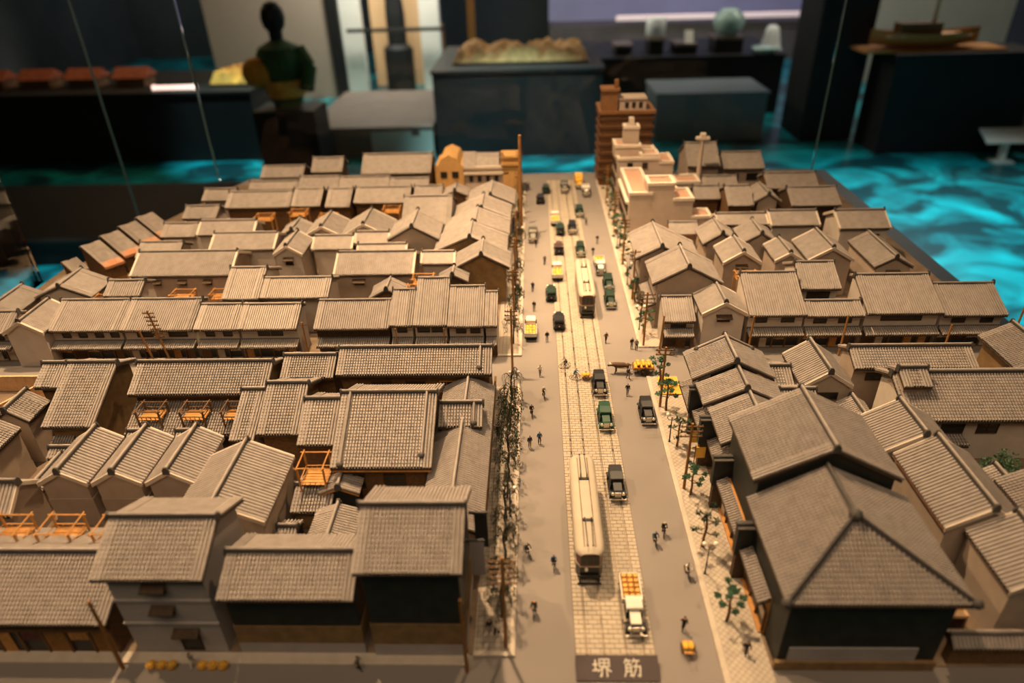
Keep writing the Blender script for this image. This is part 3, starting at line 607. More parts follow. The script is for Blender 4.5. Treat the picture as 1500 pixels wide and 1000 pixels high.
HY('townhouse', 'gabled brown-roofed house right behind the temple-like street houses', 30.2, 2.9, 103.2, 109.6, 5.5, 7.4, face='L', wall='plaster_brown', vo=.2)
HY('townhouse', 'gabled brown-roofed house between two gabled storehouses on the right', 36.5, 2.8, 103.4, 109.4, 5.5, 7.2, face='L', wall='plaster_brown', vo=.2)
HY('townhouse', 'small gabled house at the rear of the far right block', 42.8, 2.4, 121.2, 127.8, 6.0, 7.5, face='L', wall='plaster_brown', vo=.2)
HY('townhouse', 'large gabled street house on the right pavement just past the cross street', 21.3, 4.8, 86.0, 93.4, 7.0, 9.6, face='L', wall='plaster_brown', vo=.2, pent=(4.0, 1.4, .6))
HY('townhouse', 'smaller bright-roofed street house beyond the large gabled one on the right', 18.9, 3.7, 93.9, 103.5, 7.4, 9.3, face='L', half2=6.5, wall='plaster_brown', vo=.2, pent=(4.0, 1.0, .5))
HX('townhouse', 'low copper-edged annex between the street houses and the concrete building', 23.4, 28.4, 110.8, 113.2, 4.2, 5.4, wall='plaster_brown', vo=.2, eave='copper')
# ---- near right block
RS = dict(face='L', wall='black_plaster', eo=1.9, vo=.2, pent=(4.4, 2.0, 1.0), lowwall=('wood_amber', 2.9))
HY('shophouse', 'farthest of the three stepped black-walled street houses in the near right block', 21.5, 4.4, 61.8, 67.2, 7.5, 9.8, kud=((-2.2, .7, -1), (-2.2, .7, 1)), **RS)
HY('shophouse', 'middle of the three stepped black-walled street houses in the near right block', 21.7, 4.2, 57.9, 61.7, 6.95, 9.0, **RS)
HY('shophouse', 'nearest of the three stepped black-walled street houses in the near right block', 21.9, 3.9, 52.0, 57.8, 6.5, 8.5, **RS)
HY('shophouse', 'tall black corner house with big ridge behind the hipped front roof', 24.3, 6.1, 43.3, 51.9, 9.9, 13.2, face='L', wall='black_plaster', eo=.5, vo=.25)
HY('storehouse', 'ribbed gabled storehouse standing behind the stepped street houses', 32.2, 2.8, 62.7, 69.5, 5.8, 7.7, face='L', wall='plaster_brown', trim='plaster', vo=.12, eo=.3, wins=[('n', .2, 4.6, 2.2, .8, 'door')])
HX('townhouse', 'long low house along the right cross street in the near block', 36.4, 50.2, 65.9, 68.4, 6.0, 7.3, wall='plaster_brown', vo=.3, wins=[('f', 1.2, 4.6, 3, .8, 'win'), ('f', -4, 4.6, 2, .8, 'win')])
HX('townhouse', 'long gridded-roof house with a raised smoke vent on its ridge', 38.2, 62, 56.8, 61.9, 5.5, 8.0, yb=65.0, wall='plaster', vo=.5, wins=[('f', -9.6, 4.3, 2, 1.3, 'win'), ('f', -6.6, 4.3, 2.2, 1.3, 'win'), ('f', -3, 4.3, 2, 1.3, 'win')], pent=(3.2, 1.4, .4, -11, -5.2))
HX('storehouse', 'little raised smoke vent roof on the ridge of the long gridded house', 38.4, 41.3, 59.4, 61.3, 8.0, 9.0, wall='plaster_brown', vo=.2, eo=.3, z0=6.6, cat='roof vent')
HY('storehouse', 'ribbed storehouse range, far section with shorter roof', 36.9, 3.4, 51.6, 57.2, 6.0, 8.0, face='L', wall='plaster_brown', trim='plaster', vo=.12, eo=.3, eave='copper')
HY('storehouse', 'ribbed storehouse range, long middle section beside the hipped corner house', 37.7, 3.5, 41.8, 51.3, 5.9, 8.1, face='L', wall='plaster_brown', trim='plaster', vo=.12, eo=.3, eave='copper')
HY('storehouse', 'ribbed storehouse range, nearest section at the right frame edge', 39.3, 3.5, 35.4, 41.6, 5.9, 8.0, face='L', wall='plaster_brown', trim='plaster', vo=.12, eo=.3)
HY('storehouse', 'ribbed storehouse cut by the right frame edge beside the green bush', 45.9, 3.3, 42.6, 48.8, 4.9, 6.6, face='L', wall='plaster_brown', trim='tile', vo=.12, eo=.3)
HY('townhouse', 'small tiled well roof beside the green bush', 44.2, 1.2, 49.3, 51.4, 3.6, 4.4, face='L', wall='wood_brown', vo=.15, eo=.2)
HY('townhouse', 'little tiled gatehouse behind the ribbed storehouse range', 34.8, 1.4, 58.4, 62.2, 4.0, 4.9, face='L', wall='plaster_brown', vo=.15, eo=.2)
HY('townhouse', 'house with dark wall at the right frame edge by the cross street', 57.6, 3.4, 65.1, 73.2, 5.8, 7.6, face='L', wall='earth_wall', vo=.3)
HX('townhouse', 'low tiled passage roof behind the tall black corner house', 26.4, 30.2, 58.6, 61.2, 5.2, 6.4, wall='black_plaster', vo=.1, eo=.3)
HX('townhouse', 'low copper-eaved roof between the stepped houses and the ribbed storehouse', 26.4, 29.2, 63.4, 66.4, 4.6, 6.0, wall='wood_brown', vo=.1, eo=.3, eave='copper')
def hip_front():
    root = thing('shophouse', 'hip-roofed black front building at the near right street corner', 'house', (24.4, 38, 0))
    x0, x1, y0, y1, ze, zr, ya, xm = -6.6, 6.7, -5.5, 5.2, 8.0, 11.6, -.4, -.6
    one(lambda b: b.box(x0 + .7, x1 - .7, y0 + .6, y1, 0, ze - .05), 'walls', 'black_plaster', root)
    one(lambda b: b.box(x0 + 1.4, x1 - 2.2, y0 + .5, y0 + .62, 1.0, 2.5), 'wall_band', 'plaster_grey', root)
    one(lambda b: b.box(x0 + .5, x1 - .6, y0 + .3, y0 + .6, .08, 1.0), 'wall_band', 'earth_wall', root)
    V = [(x0, y0, ze), (x1, y0, ze), (x1, y1, ze), (x0, y1, ze), (xm, ya, zr), (xm, y1, zr)]
    rf = one(lambda b: (b.add(V, [(0, 1, 4), (1, 2, 5, 4), (0, 4, 5, 3), (2, 3, 5), (0, 3, 2, 1)]), b.box(x0, x1, y0, y1, ze - .2, ze)), 'roof', 'wood_dark', root)
    def tiles(face):
        mb = MB()
        if face == 0: slope(mb, x0, x1, y0 - .05, ze, ya, zr, True, xm - x0, x1 - xm)
        else:
            # side slopes: build in a turned frame then swap axes
            t = MB(); d = ya - y0
            if face == 1: slope(t, y0, y1, x0 - .05, ze, xm, zr, True, d, 0)
            else: slope(t, y0, y1, x1 + .05, ze, xm, zr, True, d, 0)
            V = t.v[0][:, [1, 0, 2]]; mb.v = [V]; mb.f = t.f; mb.n = t.n
        tag(mb.build('roof_tiles', 'tile' if face == 0 else 'tile_x', rf), kind='stuff')
    for k in range(3): tiles(k)
    for x in (x0, x1):
        h = one(lambda b: (b.cyl((x, y0, ze + .2), (xm, ya, zr + .25), .2, n=8), b.cyl((x, y0, ze + .45), (xm, ya, zr + .5), .12, n=8)), 'hip_ridge', 'ridge', root)
        one(lambda b: b.ball((x, y0, ze + .35), .42, 8), 'ridge_end', 'ridge', h)
    rg = one(lambda b: (b.box(xm - .2, xm + .2, ya, y1, zr, zr + .35), b.cyl((xm, ya - .1, zr + .45), (xm, y1, zr + .45), .15)), 'ridge', 'ridge', root)
    one(lambda b: b.ball((xm, ya - .1, zr + .35), .55, 8), 'ridge_end', 'ridge', rg)
MATS['tile_x'] = MATS['tile']
hip_front()
# street side pent roofs, fire walls and shop fronts of the near right block
def fire_wall(y, lb, x0=17.0, x1=18.9, z1=6.3):
    r = thing('fire_break', lb, 'fire break', (0, y, 0))
    one(lambda b: b.box(x0, x1, -.35, .35, 3.2, z1), 'panel', 'black_plaster', r)
    one(lambda b: (b.box(x0 - .1, x1 + .1, -.5, .5, z1, z1 + .15), b.cyl((x0 - .15, 0, z1 + .25), (x1 + .1, 0, z1 + .25), .16)), 'cap', 'ridge', r)
    one(lambda b: b.box(x0 + .2, x1, -.3, .3, 0, 3.2), 'foot', 'wood_dark', r)
for y, lb in ((62.0, 'farthest black fire wall jutting between the right street shops'), (56.6, 'second black fire wall from the cross street on the right'), (50.4, 'third black fire wall from the cross street on the right'), (41.8, 'nearest black fire wall beside the hip-roofed corner building')):
    fire_wall(y, lb)
def street_shop(y0, y1, seed, lb):
    r = thing('street_shop', lb, 'shop', (18.5, (y0 + y1) / 2, 0), -PI / 2)
    h = (y1 - y0) / 2
    one(lambda b: b.box(-h, h, -.1, .6, .08, 4.2), 'walls', 'wood_amber', r)
    pent_roof(r, -.1, -h, h, 4.2, 1.0, .55, True, 'tile'); shopfront(r, -.1, -h, h, seed, (3.0, 0, .3))
    one(lambda b: b.box(-h, h, -.5, -.1, .08, .35), 'door_step', 'wood_amber', r)
street_shop(36, 41.4, 61, 'nearest amber shop front under a pent roof beside the hip-roofed building')
street_shop(42.2, 50.0, 62, 'long amber shop front below the tall black corner house')
def lowroof():
    r = thing('garden_wall', 'low roofed garden wall at the lower right corner', 'wall', (0, 0, 0))
    one(lambda b: b.box(31.8, 60, 33.4, 34.2, .08, 2.4), 'wall_panel', 'wood_brown', r)
    rf = one(lambda b: b.prism([(33.0, 2.4), (33.8, 3.1), (34.6, 2.4)], 31.5, 60), 'wall_roof', 'wood_dark', r)
    mb = MB(); slope(mb, 31.5, 60, 32.95, 2.42, 33.8, 3.1, False); slope(mb, 60, 31.5, 34.65, 2.42, 33.8, 3.1, False); tag(mb.build('wall_tiles', 'tile_far', rf), kind='stuff')
    one(lambda b: b.cyl((31.4, 33.8, 3.25), (60, 33.8, 3.25), .16), 'ridge', 'ridge', r)
    r2 = thing('bamboo_fence', 'L-shaped amber slatted fence in the yard beside the ribbed storehouse', 'fence', (0, 0, 0))
    for i in range(8): one(lambda b: b.box(33.0, 33.7, 36.0 + i * .5, 36.42 + i * .5, 2.9, 3.2), 'slat', 'wood_amber', r2)
    one(lambda b: b.box(31.9, 33.7, 35.4, 35.95, 2.9, 3.2), 'rail', 'wood_pale', r2); one(lambda b: b.box(33.6, 33.8, 35.5, 40, .1, 2.9), 'panel', 'wood_brown', r2)
lowroof()

# ------------------------------------------------------------------ western style buildings
def parapet(b, x0, x1, y0, y1, z, h=.55, w=.45):
    b.box(x0 - .12, x1 + .12, y0 - .12, y0 + w, z, z + h); b.box(x0 - .12, x1 + .12, y1 - w, y1 + .12, z, z + h)
    b.box(x0 - .12, x0 + w, y0 + w, y1 - w, z, z + h); b.box(x1 - w, x1 + .12, y0 + w, y1 - w, z, z + h)
def block(root, x0, x1, y0, y1, z0, z1, wall='concrete', roof='roof_pink', cap='concrete_cap', ph=.55):
    o = one(lambda b: b.box(x0, x1, y0, y1, z0, z1), 'wing', wall, root)
    one(lambda b: b.box(x0 + .3, x1 - .3, y0 + .3, y1 - .3, z1, z1 + .06), 'flat_roof', roof, o)
    one(lambda b: parapet(b, x0, x1, y0, y1, z1, ph), 'parapet', cap, o)
    return o
def grid_windows(root, face, u0, u1, nu, z0, z1, nz, pos, w, h):
    a, p = win_mesh(w, h, 'win')
    for i in range(nu):
        for j in range(nz):
            u = u0 + (u1 - u0) * (i + .5) / nu; z = z0 + (z1 - z0) * (j + .5) / nz
            loc, rz = ((u, pos, z), 0) if face == 'f' else ((pos, u, z), -PI / 2)
            o = put(a, 'window', root, loc, rz); put(p, 'pane', o)
r = thing('office_building', 'stepped pale concrete building with white parapets on the right pavement', 'building', (0, 0, 0))
block(r, 17.4, 21.4, 120, 135, 0, 8.2); block(r, 20.6, 25.4, 120.02, 124.5, 0, 9.9); block(r, 25.4, 29.0, 120, 126, 0, 7.0); block(r, 29.0, 32.6, 120, 124, 0, 3.6)
block(r, 21.4, 27.5, 124.6, 135, 0, 6.2)
one(lambda b: b.box(16.9, 17.4, 121, 134.5, 6.2, 6.7), 'cornice', 'concrete_cap', r)
grid_windows(r, 'l', 121, 134.5, 7, .6, 6.2, 2, 17.4, 1.1, 1.6)
r = thing('office_building', 'tiered concrete building with a little white-capped tower behind the stepped one', 'building', (0, 0, 0))
block(r, 17.0, 25.4, 137, 146, 0, 9.6); block(r, 16.6, 21.8, 139, 144, 9.6, 11.6, wall='concrete'); block(r, 18.4, 21.4, 140.2, 143, 11.6, 15.0)
block(r, 21.6, 25.2, 137.2, 141, 9.6, 10.2); block(r, 25.4, 28.2, 137, 143, 0, 8.8); block(r, 28.2, 33.0, 133.2, 138, 0, 5.8)
one(lambda b: b.box(19.4, 20.4, 141, 142, 15, 17), 'roof_mast', 'concrete_cap', r)
grid_windows(r, 'f', 18, 24, 2, 7.6, 9.4, 1, 137, .9, 1.0); grid_windows(r, 'l', 137.6, 145.5, 4, .6, 9, 3, 17.0, 1.1, 1.6)
r = thing('department_store', 'tall brown banded department store with roof tower at the far street end', 'building', (0, 0, 0))
one(lambda b: b.box(14.6, 25.6, 150, 159, 0, 16), 'body', 'brick_brown', r)
for k in range(8): one(lambda b: b.box(14.2, 26.0, 149.6, 159.2, 1.6 + k * 1.85, 2.15 + k * 1.85), 'cornice', 'brick_band', r)
one(lambda b: b.box(14.1, 26.1, 149.5, 159.3, 15.8, 16.4), 'cornice', 'brick_brown', r)
one(lambda b: (b.box(14.7, 18.0, 150, 154, 16, 20.4), b.box(14.4, 18.3, 149.7, 154.3, 20.4, 20.9)), 'roof_tower', 'brick_brown', r)
one(lambda b: b.box(17.2, 18.0, 150.4, 151.2, 20.9, 22.6), 'roof_mast', 'brick_brown', r)
w = one(lambda b: (b.box(18.3, 24.0, 150.4, 155, 16.3, 18.6), b.box(18.1, 24.2, 150.2, 155.2, 18.6, 18.9)), 'penthouse', 'concrete', r)
grid_windows(r, 'f', 19.2, 23.6, 3, 16.8, 18.2, 1, 150.4, .6, .9)
r = thing('bank_building', 'cream stone bank with curved gable and corner turret at the far left street end', 'building', (0, 0, 0))
one(lambda b: b.zprism([(-21.4, 0), (-15.2, 0), (-15.2, 6.2), (-15.9, 6.6), (-16.6, 8.0), (-18.3, 8.8), (-20.0, 8.0), (-20.7, 6.6), (-21.4, 6.2)], 0, 9), 'gabled_wing', 'cream_stone', r).matrix_local = Matrix(((1, 0, 0, 0), (0, 0, -1, 155), (0, 1, 0, 0), (0, 0, 0, 1)))
one(lambda b: b.prism([(146.4, 6.2), (150, 8.4), (154, 6.2)], -15.4, -12.6), 'roof', 'tile_far', r)
one(lambda b: b.box(-15.2, -5.4, 146.6, 154, 0, 5.8), 'hall', 'concrete', r)
one(lambda b: (b.box(-15.2, -5.4, 146.2, 146.8, 5.6, 6.1), b.box(-15.2, -5.4, 146.0, 146.8, 4.4, 4.8)), 'cornice', 'concrete_cap', r)
one(lambda b: b.prism([(147, 6.0), (149, 7.6), (152, 7.6), (154, 6.0)], -14.5, -7.5), 'mansard_roof', 'tile_far', r)
one(lambda b: (b.box(-6.6, -3.2, 146, 150, 0, 8), b.box(-7.0, -2.8, 145.6, 150.4, 6.4, 6.9), b.box(-7.0, -2.8, 145.6, 150.4, 8, 8.4), b.box(-7.0, -6.4, 145.6, 146.4, 8.4, 9.4), b.box(-3.4, -2.8, 145.6, 146.4, 8.4, 9.4)), 'turret', 'cream_stone', r)
grid_windows(r, 'f', -20.8, -15.8, 2, 3.6, 5.4, 1, 146, 1.3, 1.2); grid_windows(r, 'f', -14.6, -7.2, 4, 2.4, 4.2, 1, 146.6, .7, 1.2)
r = thing('chimney_column', 'slim pale chimney column with a flat cross-shaped cap behind the concrete buildings', 'column', (33.6, 137.5, 0))
one(lambda b: b.cyl((0, 0, 0), (0, 0, 13.4), .5, .42, 10), 'shaft', 'concrete', r)
one(lambda b: (b.box(-1.3, 1.3, -.5, .5, 13.4, 13.9), b.box(-.5, .5, -.5, .5, 13.9, 14.6)), 'cap', 'concrete_cap', r)

# ------------------------------------------------------------------ roof drying platforms
def platform(name, label, loc, w, d, legs, rail, rz=0, deck='wood_amber', frame='wood_brown'):
    r = thing(name, label, 'drying platform', loc, rz, 'roof drying platforms'); h = legs
    pm = cached(('pp', round(h + rail, 2), frame), lambda b: b.box(-.08, .08, -.08, .08, 0, h + rail), 'post', frame)
    for sx in (-1, 1):
        for sy in (-1, 1): put(pm, 'post', r, (sx * w / 2, sy * d / 2, 0))
    n = 6
    dm = cached(('dk', round(w, 2), round(d, 2), deck), lambda b: b.box(-w / 2, w / 2, -d / n / 2 + .03, d / n / 2 - .03, 0, .08), 'deck_board', deck)
    for i in range(n): put(dm, 'deck_board', r, (0, -d / 2 + d * (i + .5) / n, h))
    for sx in (-1, 1):
        one(lambda b: (b.cyl((sx * w / 2, -d / 2 - .3, h + rail), (sx * w / 2, d / 2 + .3, h + rail), .07, n=6), b.box(sx * w / 2 - .04, sx * w / 2 + .04, -d / 2, d / 2, h + .45, h + .53)), 'hand_rail', frame, r)
    for sy in (-1, 1):
        one(lambda b: (b.cyl((-w / 2 - .3, sy * d / 2, h + rail - .05), (w / 2 + .3, sy * d / 2, h + rail - .05), .07, n=6), b.box(-w / 2, w / 2, sy * d / 2 - .04, sy * d / 2 + .04, h + .4, h + .48), *[b.box(-w / 2 + w * (i + 1) / 5 - .03, -w / 2 + w * (i + 1) / 5 + .03, sy * d / 2 - .03, sy * d / 2 + .03, h, h + .45) for i in range(4)]), 'railing', frame, r)
for x, lb in ((-42.4, 'left'), (-37.5, 'middle'), (-32.9, 'right')):
    platform('drying_platform', lb + ' amber drying platform on the lower roof of the long townhouse', (x, 59.6, 3.9), 2.5, 1.9, 1.0, 1.2)
platform('drying_platform', 'amber drying platform over the courtyard left of the tiny shrine', (-21.6, 50.1, 2.9), 2.5, 2.4, 1.5, 2.2, frame='wood_amber')
for x, lb in ((-46.2, 'left'), (-41.5, 'middle'), (-36.6, 'right')):
    platform('drying_platform', lb + ' drying rack behind the low wide shophouse at the lower left', (x, 41.6, 4.6), 2.8, 2.3, .6, 1.6, frame='wood_amber')
for i, (x, y, z, lb) in enumerate(((31, 91.2, 5.2, 'amber drying deck behind the two-window shophouse on the right'), (-12.6, 87.6, 4.5, 'amber drying deck behind the corner shophouses on the left'), (-17.2, 89.2, 4.6, 'pale drying deck behind the stepped-roof shophouse'), (-16.6, 91.6, 5.2, 'small drying deck beside the earthen gable house'), (-47.2, 91.0, 3.4, 'left flat deck in the yard of the three-vent storehouse'), (-53.2, 91.0, 3.4, 'right flat deck in the yard of the three-vent storehouse'), (-62.8, 87.2, 4.6, 'drying deck heaped with mats behind the four-window shophouse'),
        (-43.4, 119.4, 5.6, 'amber ladder deck in the fourth row on the left'), (-49.8, 119.0, 5.0, 'amber deck left of the ladder deck'), (-37.8, 118.6, 5.0, 'amber deck right of the ladder deck'), (-26.4, 121.0, 5.4, 'amber deck before the fourth long roof'))):
    platform('drying_platform', lb, (x, y, .08), 3.0, 2.0, z, .9, frame='wood_amber')

# ------------------------------------------------------------------ tram
def tram(label, loc, rz=0):
    r = thing('tram', label, 'tram', loc, rz); L, w = 12.6, 1.16
    out = [(-w, -L / 2 + .7), (-w * .72, -L / 2 + .12), (w * .72, -L / 2 + .12), (w, -L / 2 + .7), (w, L / 2 - .7), (w * .72, L / 2 - .12), (-w * .72, L / 2 - .12), (-w, L / 2 - .7)]
    one(lambda b: b.zprism(out, .55, 1.75), 'lower_body', 'tram_black', r)
    one(lambda b: b.zprism(out, 1.75, 3.1), 'upper_body', 'tram_maroon', r)
    one(lambda b: b.zprism([(x * 1.03, y * 1.003) for x, y in out], 1.7, 1.8), 'waist_band', 'tram_cream', r)
    me = cached('tramwin', lambda b: b.box(-.02, .03, -.38, .38, -.42, .42), 'window', 'glass_dark')
    for s in (-1, 1):
        for i in range(11): put(me, 'window', r, (s * (w + .005), -L / 2 + 1.3 + i * 1.0, 2.45), 0 if s > 0 else PI)
    mf = cached('tramfw', lambda b: b.box(-.25, .25, -.03, .03, -.45, .45), 'window', 'glass_dark')
    for y in (-L / 2 + .1, L / 2 - .1):
        for x in (-.55, 0, .55): put(mf, 'windscreen', r, (x, y, 2.45))
    def roof(b):
        prof = []
        for i in range(9):
            t = PI * i / 8; prof.append((-math.cos(t) * (w + .12), .42 * math.sin(t) ** .7))
        V = np.zeros((2 + 6, 9, 3)); ys = [-L / 2 - .15, -L / 2 + .1, -L / 2 + .5, -L / 2 + 1.2, L / 2 - 1.2, L / 2 - .5, L / 2 - .1, L / 2 + .15]; sc = [.62, .86, .97, 1, 1, .97, .86, .62]
        for j, (y, s) in enumerate(zip(ys, sc)):
            for i, (x, z) in enumerate(prof): V[j, i] = (x * s, y, 3.1 + z * (s if s < 1 else 1))
        b.grid(V); b.box(-w - .06, w + .06, -L / 2 + .3, L / 2 - .3, 3.0, 3.12)
    rf = one(roof, 'roof', 'tram_cream', r, smooth=True)
    one(lambda b: (b.box(-.52, -.46, -L / 2 + .5, L / 2 - .5, 3.46, 3.55), b.box(.46, .52, -L / 2 + .5, L / 2 - .5, 3.46, 3.55)), 'roof_walk', 'wood_brown', rf)
    for s, y in ((1, -L / 2 + 3.6), (-1, L / 2 - 3.6)):
        tp = one(lambda b: (b.box(-.5, .5, y - .12, y + .12, 3.5, 3.62), b.cyl((-.3, y, 3.6), (-.3, y - .2 * s, 3.95), .06), b.cyl((.3, y, 3.6), (.3, y - .2 * s, 3.95), .06)), 'trolley_base', 'iron', r)
        for x in (-.3, .3): one(lambda b: (b.cyl((x, y, 3.85), (x * .8, y - s * 3.2, 3.75), .035, n=5), b.ball((x * .8, y - s * 3.25, 3.78), .08, 6)), 'trolley_pole', 'iron', tp)
    for y, s in ((-L / 2 + .1, -1), (L / 2 - .1, 1)):
        one(lambda b: b.cyl((-.3, y, 1.55), (-.3, y + s * .18, 1.55), .14, n=12), 'headlight', 'lamp_glass', r)
        one(lambda b: (b.box(-1.0, 1.0, y + s * .12 - .06, y + s * .12 + .06, .75, .95), b.box(-1.05, 1.05, y + s * .3 - .05, y + s * .3 + .05, .16, .3), b.box(-.9, -.8, min(y, y + s * .3), max(y, y + s * .3), .2, .6), b.box(.8, .9, min(y, y + s * .3), max(y, y + s * .3), .2, .6)), 'bumper', 'iron', r)
    wm = cached('trwh', lambda b: b.cyl((-.08, 0, 0), (.08, 0, 0), .38, n=14), 'wheel', 'iron')
    for x in (-.7, .7):
        for y in (-3.4, -2.0, 2.0, 3.4): put(wm, 'wheel', r, (x, y, .38))
    one(lambda b: b.box(-.85, .85, -4, 4, .4, .6), 'truck_frame', 'iron', r)
    r.scale = (1, 1, 1.18); return r
tram('long cream-roofed maroon tram in the near left track, closest to the viewer', (4.6, 47.3, 0))
tram('cream-roofed maroon tram farther up the street in the right track', (7.8, 95.6, 0))

# ------------------------------------------------------------------ motor cars and lorries (front faces -y)
def wheel_mesh():
    return cached('wheel', lambda b: (b.ring((0, 0, 0), .3, .09, 'x', 14, 6), b.cyl((-.05, 0, 0), (.05, 0, 0), .24, n=12)), 'wheel', 'tyre'), cached('hub', lambda b: b.cyl((-.08, 0, 0), (.08, 0, 0), .1, n=8), 'hub', 'chrome')
def wheels(r, xs, ys):
    wm, hm = wheel_mesh()
    for x in xs:
        for y in ys: o = put(wm, 'wheel', r, (x, y, .39)); put(hm, 'hub', o)
def fender(b, x, y, w=.2):
    pts = [(math.cos(t) * .52, math.sin(t) * .5) for t in np.linspace(-.1, PI + .1, 9)]
    v, k = [], len(pts)
    for sx in (-w, w):
        for a, h in pts: v.append((x + sx, y + a, .4 + h))
    for sx in (-w, w):
        for a, h in pts: v.append((x + sx, y + a * .86, .4 + h * .86))
    f = [(i, i + 1, k + i + 1, k + i) for i in range(k - 1)] + [(2 * k + i, 3 * k + i, 3 * k + i + 1, 2 * k + i + 1) for i in range(k - 1)]
    f += [(i, 2 * k + i, 2 * k + i + 1, i + 1) for i in range(k - 1)] + [(k + i, k + i + 1, 3 * k + i + 1, 3 * k + i) for i in range(k - 1)]
    b.add(v, f)
def front_end(r, mat, y0):
    one(lambda b: b.prism([(y0, .55), (y0 - .06, 1.25), (y0 + .15, 1.38), (y0 + 1.35, 1.5), (y0 + 1.35, .5)], -.42, .42), 'bonnet', mat, r)
    one(lambda b: b.box(-.32, .32, y0 - .1, y0 - .02, .6, 1.25), 'grille', 'chrome', r)
    for s in (-1, 1): one(lambda b: (b.cyl((s * .52, y0 - .12, 1.05), (s * .52, y0 + .1, 1.05), .17, .1, 12)), 'headlight', 'lamp_glass', r)
    one(lambda b: (b.box(-.85, .85, y0 - .34, y0 - .27, .48, .6), b.box(-.45, -.38, y0 - .3, y0, .5, .58), b.box(.38, .45, y0 - .3, y0, .5, .58)), 'bumper', 'chrome', r)
def sedan(label, mat, loc, rz=0, roofm=None):
    r = thing('motor_car', label, 'car', loc, rz, 'motor cars on the street'); front_end(r, mat, -1.95)
    one(lambda b: b.box(-.66, .66, -.7, 1.75, .5, 1.18), 'body', mat, r)
    one(lambda b: (b.box(-.62, .62, 1.55, 1.62, 1.18, 1.7), b.box(-.62, .62, -.55, -.48, 1.18, 1.7), *[b.box(s * .6 - .03, s * .6 + .03, y - .05, y + .05, 1.18, 1.7) for s in (-1, 1) for y in (-.5, .3, 1.1, 1.58)]), 'cabin_frame', mat, r)
    one(lambda b: (b.prism([(-.66, 1.68), (-.58, 1.8), (.5, 1.88), (1.6, 1.8), (1.7, 1.66)], -.6, .6), b.prism([(-.6, 1.68), (-.5, 1.75), (.5, 1.8), (1.55, 1.74), (1.64, 1.68)], -.66, .66)), 'roof', roofm or mat, r)
    one(lambda b: b.box(-.52, .52, -.57, -.545, 1.22, 1.64), 'windscreen', 'glass_dark', r)
    for s in (-1, 1):
        for y0, y1 in ((-.42, .22), (.36, 1.04), (1.14, 1.5)): one(lambda b: b.box(s * .6 - .01, s * .6 + .01, y0, y1, 1.24, 1.64), 'side_window', 'glass_dark', r)
        one(lambda b: fender(b, s * .66, -1.5), 'fender', mat, r); one(lambda b: fender(b, s * .66, 1.25), 'fender', mat, r)
        one(lambda b: b.box(s * .72 - .14, s * .72 + .14, -1.05, .8, .38, .46), 'running_board', 'tyre', r)
    wheels(r, (-.68, .68), (-1.5, 1.25))
    wm, hm = wheel_mesh(); sp = put(wm, 'spare_wheel', r, (.0, 1.9, .95), PI / 2); put(hm, 'hub', sp)
    return r
